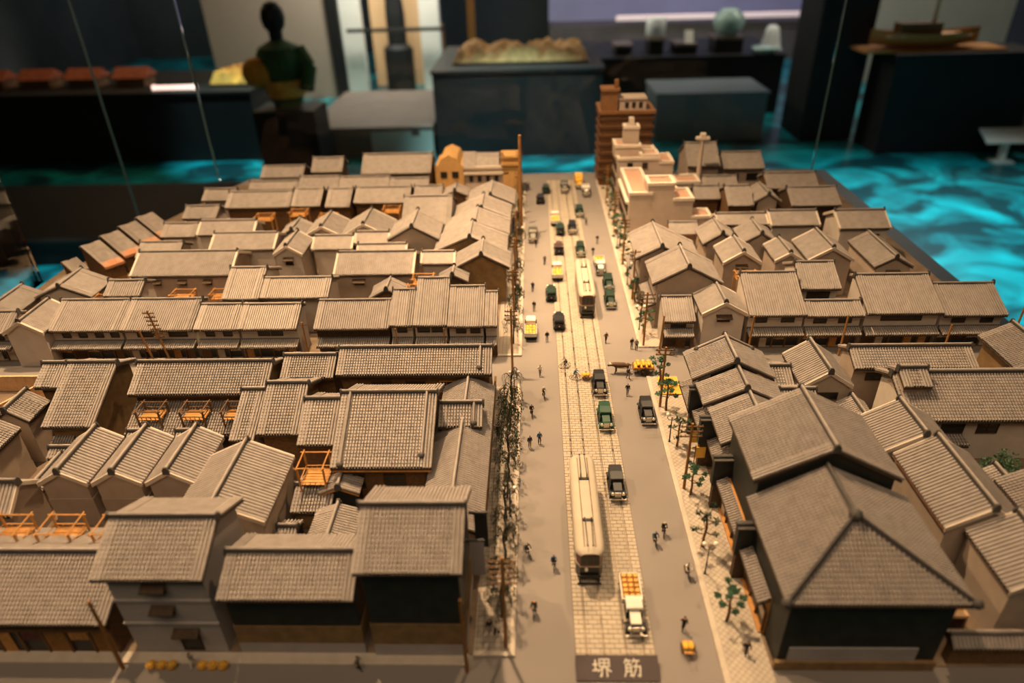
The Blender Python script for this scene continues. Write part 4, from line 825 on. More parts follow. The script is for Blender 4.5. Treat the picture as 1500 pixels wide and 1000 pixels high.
def lorry(label, cabm, bedm, loc, rz=0, load=None, cover=None, short=''):
    r = thing('lorry', label, 'truck', loc, rz, 'lorries on the street'); front_end(r, cabm if cabm != 'car_white' else 'car_black', -2.6)
    one(lambda b: b.prism([(-2.5, 1.32), (-2.4, 1.42), (-1.2, 1.55), (-1.2, 1.4)], -.44, .44), 'bonnet_top', cabm, r)
    one(lambda b: b.box(-.68, .68, -1.25, -.1, .5, 1.3), 'cab', 'car_black' if cabm == 'car_white' else cabm, r)
    one(lambda b: b.prism([(-1.3, 1.75), (-1.2, 1.86), (-.5, 1.95), (-.05, 1.88), (-.05, 1.75)], -.68, .68), 'cab_roof', cabm, r)
    one(lambda b: [b.box(s * .62 - .04, s * .62 + .04, y - .05, y + .05, 1.3, 1.78) for s in (-1, 1) for y in (-1.2, -.12)] + [b.box(-.62, .62, -.12, -.05, 1.3, 1.78)], 'cab_pillars', cabm, r)
    one(lambda b: b.box(-.56, .56, -1.22, -1.19, 1.32, 1.75), 'windscreen', 'glass_dark', r)
    one(lambda b: b.box(-.8, .8, 0, 2.7, .8, .95), 'bed', bedm, r)
    for a in ((-.86, -.78, 0, 2.75), (.78, .86, 0, 2.75), (-.86, .86, -.03, .05), (-.86, .86, 2.68, 2.76)): one(lambda b: b.box(*a, .8, 1.4), 'side_board', bedm, r)
    for s in (-1, 1):
        one(lambda b: fender(b, s * .66, -2.1), 'fender', 'car_black', r); one(lambda b: fender(b, s * .7, 1.9), 'fender', 'car_black', r)
    wheels(r, (-.68, .68), (-2.1, 1.9))
    one(lambda b: b.box(-.4, .4, -1.2, 2.6, .5, .8), 'chassis', 'car_black', r)
    if cover: one(lambda b: b.prism([(0, 1.4), (0, 2.2), (.1, 2.4), (2.6, 2.4), (2.7, 2.2), (2.7, 1.4)], -.82, .82), 'canopy', cover, r)
    if load == 'barrel':
        me = cached('barrel', lambda b: (b.lathe([(.19, -.3), (.235, -.1), (.235, .1), (.19, .3), (.15, .3), (.15, .26), (0.01, .26)], n=12)), 'barrel', 'barrel')
        for i in range(3):
            for j in range(5):
                tag(put(me, 'barrel', None, (loc[0] - .5 + i * .5, loc[1] + .3 + j * .52, loc[2] + 1.25)), 'amber barrel, %s of the %s row behind the cab of the nearest lorry' % (('left', 'middle', 'right')[i], ORD[j]), 'barrel', 'barrels on the nearest lorry')
    if load == 'sacks':
        me = cached('sackm', lambda b: b.ball((0, 0, 0), .33, 8, 0, (.8, 1.2, .6)), 'sack', 'sack')
        for i in range(3):
            for j in range(3):
                ca, sa = math.cos(rz), math.sin(rz); lx, ly = -.5 + i * .5, .5 + j * .8
                tag(put(me, 'sack', None, (loc[0] + lx * ca - ly * sa, loc[1] + lx * sa + ly * ca, loc[2] + 1.2 + .05 * ((i + j) % 2))), '%s yellow sack of the %s row on the %s' % (('left', 'middle', 'right')[i], ORD[j], short), 'sack', 'yellow sacks on the ' + short)
    return r
lorry('small white-cabbed lorry loaded with barrels next to the street sign', 'car_white', 'car_white', (8.0, 38.2, .14), 0, 'barrel')
sedan('black saloon car on the paving beside the near tram', 'car_black', (8.2, 53.0, .14))
sedan('glossy green saloon car following between two black ones', 'car_green', (8.1, 64.2, .14))
sedan('black saloon car behind the glossy green one on the paving', 'car_black', (8.0, 71.0, .14))
sedan('black saloon car parked at the right kerb near the trees', 'car_black', (13.1, 65.4, 0))
sedan('dark green car at the right kerb below the white-bonneted lorry, front one', 'car_dark_green', (11.6, 93.8, 0))
sedan('dark green car at the right kerb below the white-bonneted lorry, rear one', 'car_dark_green', (11.9, 99.6, 0))
lorry('small white-bonneted lorry with yellow load at the right kerb', 'car_white', 'car_white', (11.1, 106.2, 0), 0, 'sacks', short='lorry at the right kerb')
sedan('dark green car in the right track ahead of the far tram', 'car_dark_green', (8.2, 112.8, .14))
sedan('black car in the right track farther up the street', 'car_black', (7.3, 123.2, .14))
sedan('dark green car beyond the black one on the right lane', 'car_dark_green', (9.2, 132.2, 0))
sedan('brownish black car driving away in the left track', 'car_black', (4.4, 113.6, .14), PI, 'car_brown')
sedan('green car driving away next to the left track', 'car_dark_green', (2.6, 96.2, 0), PI)
sedan('black car driving away just past the cross street', 'car_black', (3.5, 87.0, .14), PI)
lorry('white lorry with yellow load stopped at the left kerb by the cross street', 'car_white', 'car_white', (-.6, 85.4, 0), PI, 'sacks', short='lorry at the left kerb')
lorry('white lorry with yellow load driving away in the left track', 'car_white', 'car_white', (3.8, 104.0, .14), PI, 'sacks', short='lorry leaving in the left track')
lorry('white lorry with amber load far up the left track', 'car_white', 'car_white', (4.2, 128.2, .14), PI, 'sacks', short='farthest lorry in the left track')
sedan('dark green car close behind the far white lorry', 'car_dark_green', (5.0, 122.6, .14), PI)
sedan('black car in the far left lane, nearer of two', 'car_black', (1.4, 140.4, 0), PI)
sedan('black car in the far left lane, farther of two', 'car_dark_green', (2.7, 146.6, 0), PI)
lorry('grey-brown covered van at the end of the tram paving', 'car_grey', 'car_grey', (6.8, 147.4, .14), 0, cover='car_grey')
lorry('bright yellow covered van at the far end of the street', 'car_yellow', 'car_yellow', (10.2, 150.4, 0), 0, cover='car_yellow')
lorry('white lorry beside the yellow van at the far end', 'car_white', 'car_white', (11.4, 145.2, 0), 0)
lorry('grey box cart standing at the left kerb far up the street', 'car_grey', 'car_grey', (-.2, 120.4, 0), 0, cover='car_grey')

# ------------------------------------------------------------------ people, bicycles, ox cart
def skin_mesh(name, J, edges, root, mats, level=1):
    keys = list(J); me = bpy.data.meshes.new(name + '_skel'); me.from_pydata([J[k][0] for k in keys], [(keys.index(a), keys.index(b)) for a, b in edges], [])
    o = bpy.data.objects.new(name + '_skel', me); COL.objects.link(o)
    o.modifiers.new('skin', 'SKIN'); sv = me.skin_vertices[0].data
    for i, k in enumerate(keys):
        r_ = J[k][1]; sv[i].radius = (r_, r_) if not isinstance(r_, tuple) else r_; sv[i].use_root = (k == root)
    s = o.modifiers.new('sub', 'SUBSURF'); s.levels = level; s.render_levels = level
    dg = bpy.context.evaluated_depsgraph_get(); dg.update()
    out = bpy.data.meshes.new_from_object(o.evaluated_get(dg)); out.name = name
    bpy.data.objects.remove(o); bpy.data.meshes.remove(me)
    slots = []; P = np.array([J[k][0] for k in keys]); out.materials.clear()
    for k in keys:
        if J[k][2] not in slots: slots.append(J[k][2])
    for m in slots: out.materials.append(MATS[m])
    for p in out.polygons:
        d = ((P - np.array(p.center)) ** 2).sum(1); p.material_index = slots.index(J[keys[int(d.argmin())]][2]); p.use_smooth = True
    return out
def human(pose, top, legs, head='hair'):
    key = ('human', pose, top, legs, head)
    if key in CACHE: return CACHE[key]
    s, l, sk = top, legs, 'skin'
    if pose == 'cycle':
        J = dict(pel=((0, .28, .98), .13, l), sp=((0, .16, 1.2), .14, s), ch=((0, .02, 1.4), .155, s), nk=((0, -.05, 1.5), .06, sk), hd=((0, -.1, 1.6), .1, sk), ht=((0, -.08, 1.7), .1, head))
        arms = {'L': ((-.18, .0, 1.4), (-.25, -.2, 1.2), (-.23, -.42, 1.06)), 'R': ((.18, .0, 1.4), (.25, -.2, 1.2), (.23, -.42, 1.06))}
        lg = {'L': ((-.1, .24, .95), (-.12, -.12, .82), (-.11, .02, .42), (-.11, -.12, .38)), 'R': ((.1, .24, .95), (.12, -.06, .62), (.11, .08, .2), (.11, -.06, .15))}
    else:
        k = .2 if pose == 'walk' else .02; a = .14 if pose == 'walk' else 0
        J = dict(pel=((0, 0, .92), .13, l), sp=((0, 0, 1.14), .135, s), ch=((0, -.01, 1.34), .15, s), nk=((0, -.01, 1.46), .06, sk), hd=((0, -.03, 1.56), .1, sk), ht=((0, -.01, 1.66), .1, head))
        arms = {'L': ((-.18, 0, 1.36), (-.23, a, 1.1), (-.22, a * .6 - .05, .86)), 'R': ((.18, 0, 1.36), (.23, -a, 1.1), (.22, -a * 1.6 - .05, .88))}
        lg = {'L': ((-.09, 0, .88), (-.1, -k * .7, .48), (-.1, -k, .09), (-.1, -k - .14, .04)), 'R': ((.09, 0, .88), (.1, k * .2, .48), (.1, k, .1), (.1, k - .13, .04))}
    E = [('pel', 'sp'), ('sp', 'ch'), ('ch', 'nk'), ('nk', 'hd'), ('hd', 'ht')]
    for q in 'LR':
        A = arms[q]; J['sh' + q] = (A[0], .07, s); J['el' + q] = (A[1], .052, s); J['ha' + q] = (A[2], .04, sk); E += [('ch', 'sh' + q), ('sh' + q, 'el' + q), ('el' + q, 'ha' + q)]
        G = lg[q]; J['hp' + q] = (G[0], .1, l); J['kn' + q] = (G[1], .075, l); J['an' + q] = (G[2], .05, l); J['to' + q] = (G[3], .04, 'tyre'); E += [('pel', 'hp' + q), ('hp' + q, 'kn' + q), ('kn' + q, 'an' + q), ('an' + q, 'to' + q)]
    CACHE[key] = skin_mesh('person', J, E, 'pel', None); return CACHE[key]
def person(label, x, y, rz, pose='stand', top='cloth_black', legs='cloth_grey', head='hair', z=0, s=1.06):
    o = put(human(pose, top, legs, head), 'person', None, (x, y, z), rz); o.scale = (s, s, s); return tag(o, label, 'person')
def bicycle(label, x, y, rz, z=0):
    r = thing('bicycle', label, 'bicycle', (x, y, z), rz, 'bicycles')
    me = cached('bwheel', lambda b: (b.ring((0, 0, 0), .31, .028, 'x', 18, 5), b.cyl((-.05, 0, 0), (.05, 0, 0), .05, n=6), *[b.cyl((0, 0, 0), (0, .3 * math.cos(t), .3 * math.sin(t)), .008, n=3) for t in np.linspace(0, 2 * PI, 9)[:-1]]), 'wheel', 'iron')
    for yy in (-.52, .52): put(me, 'wheel', r, (0, yy, .34))
    fm = cached('bframe', lambda b: [b.cyl(p, q, .022, n=5) for p, q in (((0, .52, .34), (0, .05, .34)), ((0, .52, .34), (0, .22, .85)), ((0, .05, .34), (0, .22, .85)), ((0, .05, .34), (0, -.36, .8)), ((0, .22, .82), (0, -.36, .84)), ((0, -.34, 1.0), (0, -.52, .34)))], 'frame', 'iron')
    put(fm, 'frame', r)
    put(cached('bbar', lambda b: (b.cyl((-.26, -.36, 1.02), (.26, -.36, 1.02), .02, n=5), b.cyl((0, -.34, .98), (0, -.36, 1.03), .02, n=5)), 'handlebar', 'chrome'), 'handlebar', r)
    put(cached('bsad', lambda b: b.ball((0, .26, .9), .13, 8, 0, (.7, 1.1, .4)), 'saddle', 'wood_dark'), 'saddle', r)
    return r
def rider(lp, lb, x, y, rz, z=0, **k): bicycle(lb, x, y, rz, z); return person(lp, x, y, rz, 'cycle', z=z, s=1.0, **k)
rider('rider in dark clothes on a bicycle near the left willows', 'bicycle of the dark rider near the left willows', -.9, 44.2, .5, top='cloth_navy', legs='cloth_black')
rider('rider in a blue coat cycling left of the near tram', 'bicycle under the blue-coated rider left of the near tram', 1.5, 42.8, 0, top='cloth_blue', legs='cloth_black')
rider('rider wearing a round orange hat at the lower left of the street', 'bicycle under the orange-hatted rider', -.3, 37.9, -.1, top='cloth_black', legs='cloth_grey', head='hat_orange')
rider('left rider of a pair cycling on the right roadway', 'left bicycle of the pair on the right roadway', 11.1, 45.6, .1, top='cloth_blue', legs='cloth_black')
rider('right rider of a pair cycling on the right roadway', 'right bicycle of the pair on the right roadway', 12.1, 46.8, -.1, top='cloth_black', legs='cloth_black', head='cloth_white')
rider('rider close to the right kerb under the tree shadow', 'bicycle close to the right kerb under the tree shadow', 13.4, 41.9, .15, top='cloth_white', legs='cloth_black')
rider('rider crossing the tracks side-on above the cross street', 'bicycle crossing the tracks side-on', 3.9, 75.8, -1.3, z=.12, top='cloth_grey', legs='cloth_black')
rider('rider in blue pulling a yellow-loaded tricycle on the paving', 'bicycle in front of the yellow-loaded trailer', 5.2, 73.0, 1.5, z=.12, top='cloth_blue', legs='cloth_grey')
rider('rider standing out near the left kerb in mid street', 'bicycle of the rider near the left kerb in mid street', 1.0, 69.2, .2, top='cloth_grey', legs='cloth_black', head='cloth_white')
rider('rider in black coming down beside the left willows', 'bicycle of the black rider beside the left willows', -.5, 65.6, .1, top='cloth_black', legs='cloth_black')
def trailer(label, x, y, rz, z=0):
    r = thing('hand_cart', label, 'cart', (x, y, z), rz)
    one(lambda b: b.box(-.4, .4, -.6, .6, .5, .58), 'deck', 'wood_amber', r)
    for s in (-1, 1): put(cached('cwh', lambda b: (b.ring((0, 0, 0), .38, .04, 'x', 16, 5), *[b.cyl((0, 0, 0), (0, .36 * math.cos(t), .36 * math.sin(t)), .02, n=4) for t in np.linspace(0, 2 * PI, 9)[:-1]]), 'cart_wheel', 'wood_brown'), 'wheel', r, (s * .48, 0, .42))
    one(lambda b: (b.cyl((-.3, -.6, .55), (-.2, -1.4, .75), .03), b.cyl((.3, -.6, .55), (.2, -1.4, .75), .03)), 'shafts', 'wood_brown', r)
    me = cached('sackm', lambda b: b.ball((0, 0, 0), .33, 8, 0, (.8, 1.2, .6)), 'sack', 'sack')
    return r, me
for lb, x, y, rz, z in (('small yellow-loaded trailer behind the blue rider on the paving', 6.5, 73.1, 1.5, .12), ('small yellow-loaded hand cart at the bottom of the right roadway', 12.0, 34.4, 0, 0)):
    r_, me = trailer(lb, x, y, rz, z)
    for i in range(2): tag(put(me, 'sack', None, (x + (.22 if i else -.22), y, z + .76)), ('right' if i else 'left') + ' yellow sack on the ' + lb.replace('small yellow-loaded ', ''), 'sack')
person('person in black pushing the yellow-loaded hand cart', 12.0, 36.3, PI, 'walk', 'cloth_black', 'cloth_black')
P_ = [('person in dark coat walking on the lower right pavement', 16.5, 34.1, .2, 'walk', 'cloth_black', 'cloth_black'),
      ('left one of two people standing in the left roadway', -.7, 59.6, .3, 'stand', 'cloth_navy', 'cloth_grey'),
      ('right one of two people standing in the left roadway, blue dress', .4, 60.3, 0, 'stand', 'cloth_blue', 'cloth_navy'),
      ('person in black beside the mansion wall on the left pavement', -4.3, 61.6, 0, 'stand', 'cloth_black', 'cloth_black'),
      ('person in pale clothes standing left of the crossing', .6, 74.0, .3, 'walk', 'cloth_white', 'cloth_grey'),
      ('person walking in front of the ox cart', 11.4, 69.6, 0, 'walk', 'cloth_black', 'cloth_grey'),
      ('person walking beside the ox cart wheel', 11.9, 73.2, 1.5, 'walk', 'cloth_navy', 'cloth_black'),
      ('person standing past the cross street left of the tracks', 1.7, 82.6, 0, 'stand', 'cloth_black', 'cloth_grey'),
      ('person in brown crossing right of the far tram', 9.9, 82.2, .4, 'walk', 'car_brown', 'cloth_black'),
      ('person waiting at the right crossing kerb', 13.3, 80.6, .2, 'stand', 'cloth_black', 'cloth_grey'),
      ('second person waiting at the right crossing kerb', 13.9, 80.2, -.2, 'stand', 'cloth_grey', 'cloth_black'),
      ('person beyond the yellow lorry at the left kerb', -.1, 91.8, 0, 'walk', 'cloth_black', 'cloth_grey'),
      ('person halfway up the left roadway', -.3, 98.4, 0, 'walk', 'cloth_navy', 'cloth_black'),
      ('person left of the brown-black departing car', 1.8, 108.6, 0, 'walk', 'cloth_grey', 'cloth_black'),
      ('first of three people on the far right roadway', 10.4, 112.0, 0, 'stand', 'cloth_black', 'cloth_grey'),
      ('second of three people on the far right roadway', 11.6, 117.4, 0, 'walk', 'cloth_navy', 'cloth_grey'),
      ('third of three people on the far right roadway', 10.2, 126.6, 0, 'walk', 'cloth_grey', 'cloth_black'),
      ('person beside the grey box cart', .3, 116.2, .5, 'walk', 'cloth_black', 'cloth_black'),
      ('person at the foreground street corner beside the black shophouse', -14.2, 32.6, 1.5, 'walk', 'cloth_grey', 'cloth_black'),
      ('person in front of the pale storehouse door', -27.6, 32.8, 0, 'walk', 'cloth_grey', 'cloth_white'),
      ('person on the left pavement near the foreground corner', -4.0, 36.0, .4, 'stand', 'cloth_black', 'cloth_grey'),
      ('second person on the left pavement near the foreground corner', -3.4, 35.8, -.5, 'walk', 'cloth_white', 'cloth_black')]
for a in P_: person(*a)
def ox_cart():
    h = 'hide_brown'
    J = dict(pel=((0, .7, 1.15), (.3, .3), h), b1=((0, .25, 1.12), (.34, .36), h), b2=((0, -.35, 1.12), (.34, .36), h), wi=((0, -.75, 1.28), (.28, .3), h), nk=((0, -1.05, 1.25), .2, h), hd=((0, -1.32, 1.2), .15, h), mz=((0, -1.6, 1.02), .1, 'cloth_black'), tl=((0, .98, 1.2), .05, h), t2=((0, 1.05, .6), .03, h))
    E = [('pel', 'b1'), ('b1', 'b2'), ('b2', 'wi'), ('wi', 'nk'), ('nk', 'hd'), ('hd', 'mz'), ('pel', 'tl'), ('tl', 't2')]
    for q, s in (('L', -1), ('R', 1)):
        J['fs' + q] = ((s * .2, -.6, .9), .14, h); J['fk' + q] = ((s * .2, -.58 - s * .06, .48), .075, h); J['fh' + q] = ((s * .2, -.62 - s * .12, .05), .07, 'cloth_black')
        J['hs' + q] = ((s * .2, .66, .9), .17, h); J['hk' + q] = ((s * .2, .86 + s * .06, .5), .08, h); J['hh' + q] = ((s * .2, .76 + s * .1, .05), .07, 'cloth_black')
        J['hn' + q] = ((s * .17, -1.3, 1.38), .035, 'plaster_trim'); J['hq' + q] = ((s * .24, -1.38, 1.52), .015, 'plaster_trim')
        E += [('wi', 'fs' + q), ('fs' + q, 'fk' + q), ('fk' + q, 'fh' + q), ('pel', 'hs' + q), ('hs' + q, 'hk' + q), ('hk' + q, 'hh' + q), ('hd', 'hn' + q), ('hn' + q, 'hq' + q)]
    me = skin_mesh('ox', J, E, 'b1', None); o = put(me, 'brown_ox', None, (11.2, 74.6, 0), -PI / 2); o.scale = (1.15, 1.15, 1.1); tag(o, 'brown ox pulling a cart leftwards across the right roadway', 'ox')
    r = thing('ox_cart', 'wooden ox cart heaped with yellow sacks on the right roadway', 'cart', (13.9, 74.6, 0), -PI / 2)
    one(lambda b: b.box(-.7, .7, -1.3, 1.5, .85, .97), 'deck', 'wood_brown', r)
    for s in (-1, 1):
        put(cached('ocw', lambda b: (b.ring((0, 0, 0), .6, .07, 'x', 18, 5), b.cyl((-.1, 0, 0), (.1, 0, 0), .12, n=8), *[b.cyl((0, 0, 0), (0, .58 * math.cos(t), .58 * math.sin(t)), .04, n=4) for t in np.linspace(0, 2 * PI, 11)[:-1]]), 'wheel', 'wood_dark'), 'wheel', r, (s * .8, .2, .66))
        one(lambda b: b.cyl((s * .5, -1.2, .92), (s * .42, -3.2, 1.05), .05), 'shaft', 'wood_brown', r)
        one(lambda b: b.box(s * .7 - .04, s * .7 + .04, -1.2, 1.4, .97, 1.25), 'side_board', 'wood_amber', r)
    me = cached('sackm', lambda b: b.ball((0, 0, 0), .33, 8, 0, (.8, 1.2, .6)), 'sack', 'sack')
    for i in range(4):
        for j in range(2):
            s_ = tag(put(me, 'sack', None, (13.0 + i * .68, 74.3 + j * .6, 1.2)), '%s yellow sack, %s row of the lower layer on the ox cart' % (ORD[i], ('near', 'far')[j]), 'sack', 'lower sacks on the ox cart')
            if i < 3: tag(put(me, 'sack', None, (13.3 + i * .68, 74.3 + j * .6, 1.58)), '%s yellow sack, %s row of the upper layer on the ox cart' % (ORD[i], ('near', 'far')[j]), 'sack', 'upper sacks on the ox cart')
ox_cart()

# ------------------------------------------------------------------ utility poles and lamps
def pole(label, x, y, h, arms, span=1.1, lean=(0, 0), rz=0, r=.16):
    o = thing('utility_pole', label, 'utility pole', (x, y, 0), rz)
    top = (lean[0], lean[1], h); one(lambda b: b.cyl((0, 0, 0), top, r, r * .75, 8), 'mast', 'pole_wood', o)
    for i in range(arms):
        z = h - .4 - i * .6; k = z / h
        a = one(lambda b: b.box(lean[0] * k - span, lean[0] * k + span, lean[1] * k - .06, lean[1] * k + .06, z - .06, z + .06), 'crossarm', 'wood_brown', o)
        me = cached('insul', lambda b: b.cyl((0, 0, 0), (0, 0, .16), .045, n=6), 'insulator', 'wood_brown')
        for s in (-.9, -.5, .5, .9): put(me, 'insulator', a, (lean[0] * k + s * span, lean[1] * k, z + .06))
    return o
pole('bare amber pole leaning against the pale storehouse in the foreground street', -33.3, 32.6, 8.2, 0)
pole('bare amber pole at the near left corner by the black shophouse', -5.6, 32.5, 8.6, 0)
pole('tall many-armed utility pole at the near end of the left pavement', -2.6, 34.6, 10.6, 5)
for i, y in enumerate((75.0, 86.5, 98, 110, 133, 146)):
    pole(['first', 'second', 'third', 'fourth', 'sixth', 'seventh'][i] + ' many-armed utility pole up the left pavement after the near corner', -3.0, y, 9.5, 3, .8)
pole('extra tall brown utility pole rising above the far left pavement', -2.4, 121.5, 19, 0, r=.35)
pole('two-armed utility pole among the right pavement trees', 15.2, 52.9, 8.6, 3)
pole('utility pole on the right pavement beside the ox cart', 15.0, 67.0, 8.6, 2)
pole('utility pole on the right corner of the crossing', 15.0, 81.2, 8.4, 3)
for i, y in enumerate((95, 108, 122, 138)): pole(['nearest', 'second', 'third', 'farthest'][i] + ' utility pole up the far right pavement', 15.2, y, 8.5, 3, .8)
pole('ladder-like utility pole on the left cross street', -49.9, 77.6, 8.4, 7, .75, (-1.0, 0))
pole('shorter bare pole beside the ladder-like one', -52.0, 77.4, 5.6, 0, lean=(-.8, 0))
pole('amber pole by the gap between the shophouses on the left cross street', -30.7, 77.6, 6.4, 1, .5)
pole('thin pole before the stepped-roof shophouse', -18.4, 77.4, 5.4, 0, r=.1)
pole('thin pole before the corner shophouse on the left', -12.0, 77.4, 5.4, 0, r=.1)
pole('pole at the near side of the gabled storehouse on the right cross street', 28.6, 78.6, 6.0, 0)
pole('pole before the low two-window shophouse on the right', 40.6, 78.4, 6.2, 0)
pole('pole before the very wide window on the right cross street', 54.2, 78.4, 4.6, 0)
pole('pole at the right end of the cross street', 64.2, 80.5, 6.4, 0)
pole('pole on the corner left of the small single-bay shop', 16.9, 79.4, 5.8, 0, lean=(.2, 0))
def lamp(label, x, y):
    o = thing('street_lamp', label, 'street lamp', (x, y, 0), 0)
    one(lambda b: (b.cyl((0, 0, 0), (0, 0, 3.6), .08, .05), b.cyl((0, 0, 0), (0, 0, .4), .14, .1)), 'post', 'iron', o)
    one(lambda b: b.tube([(-.5, 0, 3.8), (-.5, 0, 3.5), (-.3, 0, 3.25), (0, 0, 3.2), (.3, 0, 3.25), (.5, 0, 3.5), (.5, 0, 3.8)], .04, 5), 'bracket', 'iron', o)
    for s in (-.5, .5): one(lambda b: b.ball((s, 0, 3.98), .2, 8), 'globe', 'lamp_glass', o)
for y, lb in ((42.0, 'nearest'), (60.4, 'second'), (85.5, 'third'), (100, 'fourth'), (115, 'fifth'), (130, 'farthest')): lamp(lb + ' twin-globe street lamp on the right pavement', 15.0, y)
for y, lb in ((49, 'nearest'), (69, 'second'), (92, 'third'), (116, 'farthest')): lamp(lb + ' twin-globe street lamp on the left pavement', -2.6, y)

# ------------------------------------------------------------------ trees
def leaf_cloud(mb, rnd, c, r, n, size, flat=.6):
    for _ in range(n):
        d = Vector((rnd.gauss(0, 1), rnd.gauss(0, 1), rnd.gauss(0, 1))).normalized() * r * rnd.uniform(.3, 1)
        p = Vector(c) + Vector((d.x, d.y, d.z * flat)); a = Vector((rnd.gauss(0, 1), rnd.gauss(0, 1), rnd.gauss(0, .6))).normalized(); b_ = a.orthogonal().normalized()
        s = size * rnd.uniform(.6, 1.3); mb.add([p - a * s, p - b_ * s * .5, p + a * s, p + b_ * s * .5], [(0, 1, 2, 3)])
def willow_proto(seed):
    rnd = random.Random(seed); o = thing('willow_tree', 'x', 'tree', (0, 0, 0)); tr, tw, lf = MB(), MB(), MB()
    tr.tube([(0, 0, 0), (.1, .05, 1.4), (-.05, .1, 2.8), (.1, 0, 4.0)], .13, 6, 0, .07)
    for i in range(15):
        t = rnd.uniform(0, 2 * PI); z0 = rnd.uniform(2.2, 4.0); R = rnd.uniform(.7, 1.5); top = rnd.uniform(.3, .9)
        pts = [(0.03, .03, z0)]
        for k in range(1, 7):
            u = k / 6; pts.append((math.cos(t) * R * min(1, u * 1.5), math.sin(t) * R * min(1, u * 1.5), z0 + top * math.sin(min(1, u * 2) * PI / 2) - 2.6 * max(0, u - .4) ** 1.2))
        tw.tube(pts, .035, 4, 0, .015)
        for p in pts[2:]:
            for _ in range(5):
                q = Vector(p) + Vector((rnd.uniform(-.16, .16), rnd.uniform(-.16, .16), rnd.uniform(-.3, .1))); lf.add([q, q + Vector((.05, .02, -.12)), q + Vector((0, 0, -.3)), q + Vector((-.05, -.02, -.12))], [(0, 1, 2, 3)])
    tr.build('trunk', 'twig', o); tw.build('branches', 'twig', o); lf.build('foliage', 'leaf', o); return o
def plane_proto(seed):
    rnd = random.Random(seed); o = thing('street_tree', 'x', 'tree', (0, 0, 0)); tr, lf = MB(), MB()
    tr.tube([(0, 0, 0), (.12, .1, 1.2), (-.05, 0, 2.4), (.1, .1, 3.6)], .14, 6, 0, .08)
    for i in range(8):
        t = i * 2.4 + rnd.uniform(-.3, .3); z0 = 1.6 + i * .3; R = rnd.uniform(.75, 1.25); e = (math.cos(t) * R, math.sin(t) * R, z0 + rnd.uniform(.2, .7))
        tr.tube([(0, 0, z0), (e[0] * .6, e[1] * .6, z0 + .15), e], .05, 5, 0, .025); leaf_cloud(lf, rnd, e, .36, 40, .16)
    leaf_cloud(lf, rnd, (.1, .1, 3.9), .6, 90, .18)
    tr.build('trunk', 'bark', o); lf.build('foliage', 'leaf_blue', o)
    one(lambda b: b.cyl((.28, .2, 0), (.1, .1, 2.3), .045), 'stake', 'wood_amber', o); return o
def plant(protos, ys, x, lab, grp):
    for i, y in enumerate(ys):
        p = protos[i % len(protos)]; o = p if i < len(protos) else copy_tree(p)
        o.location = (x + random.uniform(-.15, .15), y, .1); o.rotation_euler.z = random.uniform(0, 6.28); s = random.uniform(.9, 1.1); o.scale = (s, s, s)
        o['label'] = ORD[i] + lab; o['group'] = grp
plant([willow_proto(k) for k in range(3)], [37.4, 40.2, 43.2, 46, 48.7, 51.5, 54.2, 57, 59.8, 62.5, 65.5, 68.5, 82, 87, 92, 97, 102, 107, 112.5, 118, 124, 130, 137, 144], -3.0, ' drooping willow up the left pavement from the near corner', 'willows on the left pavement')
plant([plane_proto(10 + k) for k in range(3)], [37.1, 45.1, 52.0, 59.6, 66.2, 71.5, 84, 89, 94, 99, 104, 109.5, 115, 121, 127, 134, 141], 15.6, ' round-leaved street tree up the right pavement from the near corner', 'street trees on the right pavement')
def bush(name, label, loc, r, n, mat='leaf_dark'):
    o = thing(name, label, 'bush', loc); rnd = random.Random(3); lf = MB()
    for k in range(5): leaf_cloud(lf, rnd, (rnd.uniform(-.5, .5) * r, rnd.uniform(-.4, .4) * r, r * rnd.uniform(.6, 1.1)), r * .75, n, .2)
    lf.build('foliage', mat, o); one(lambda b: b.cyl((0, 0, 0), (0, 0, r), .12), 'trunk', 'bark', o)
bush('garden_bush', 'dark green garden bush between the ribbed storehouses at the right', (46.6, 53.6, .1), 2.3, 220)
bush('garden_bush', 'small green bush beside the gabled house in the far left block', (-38.9, 111.5, 4.0), .9, 60)

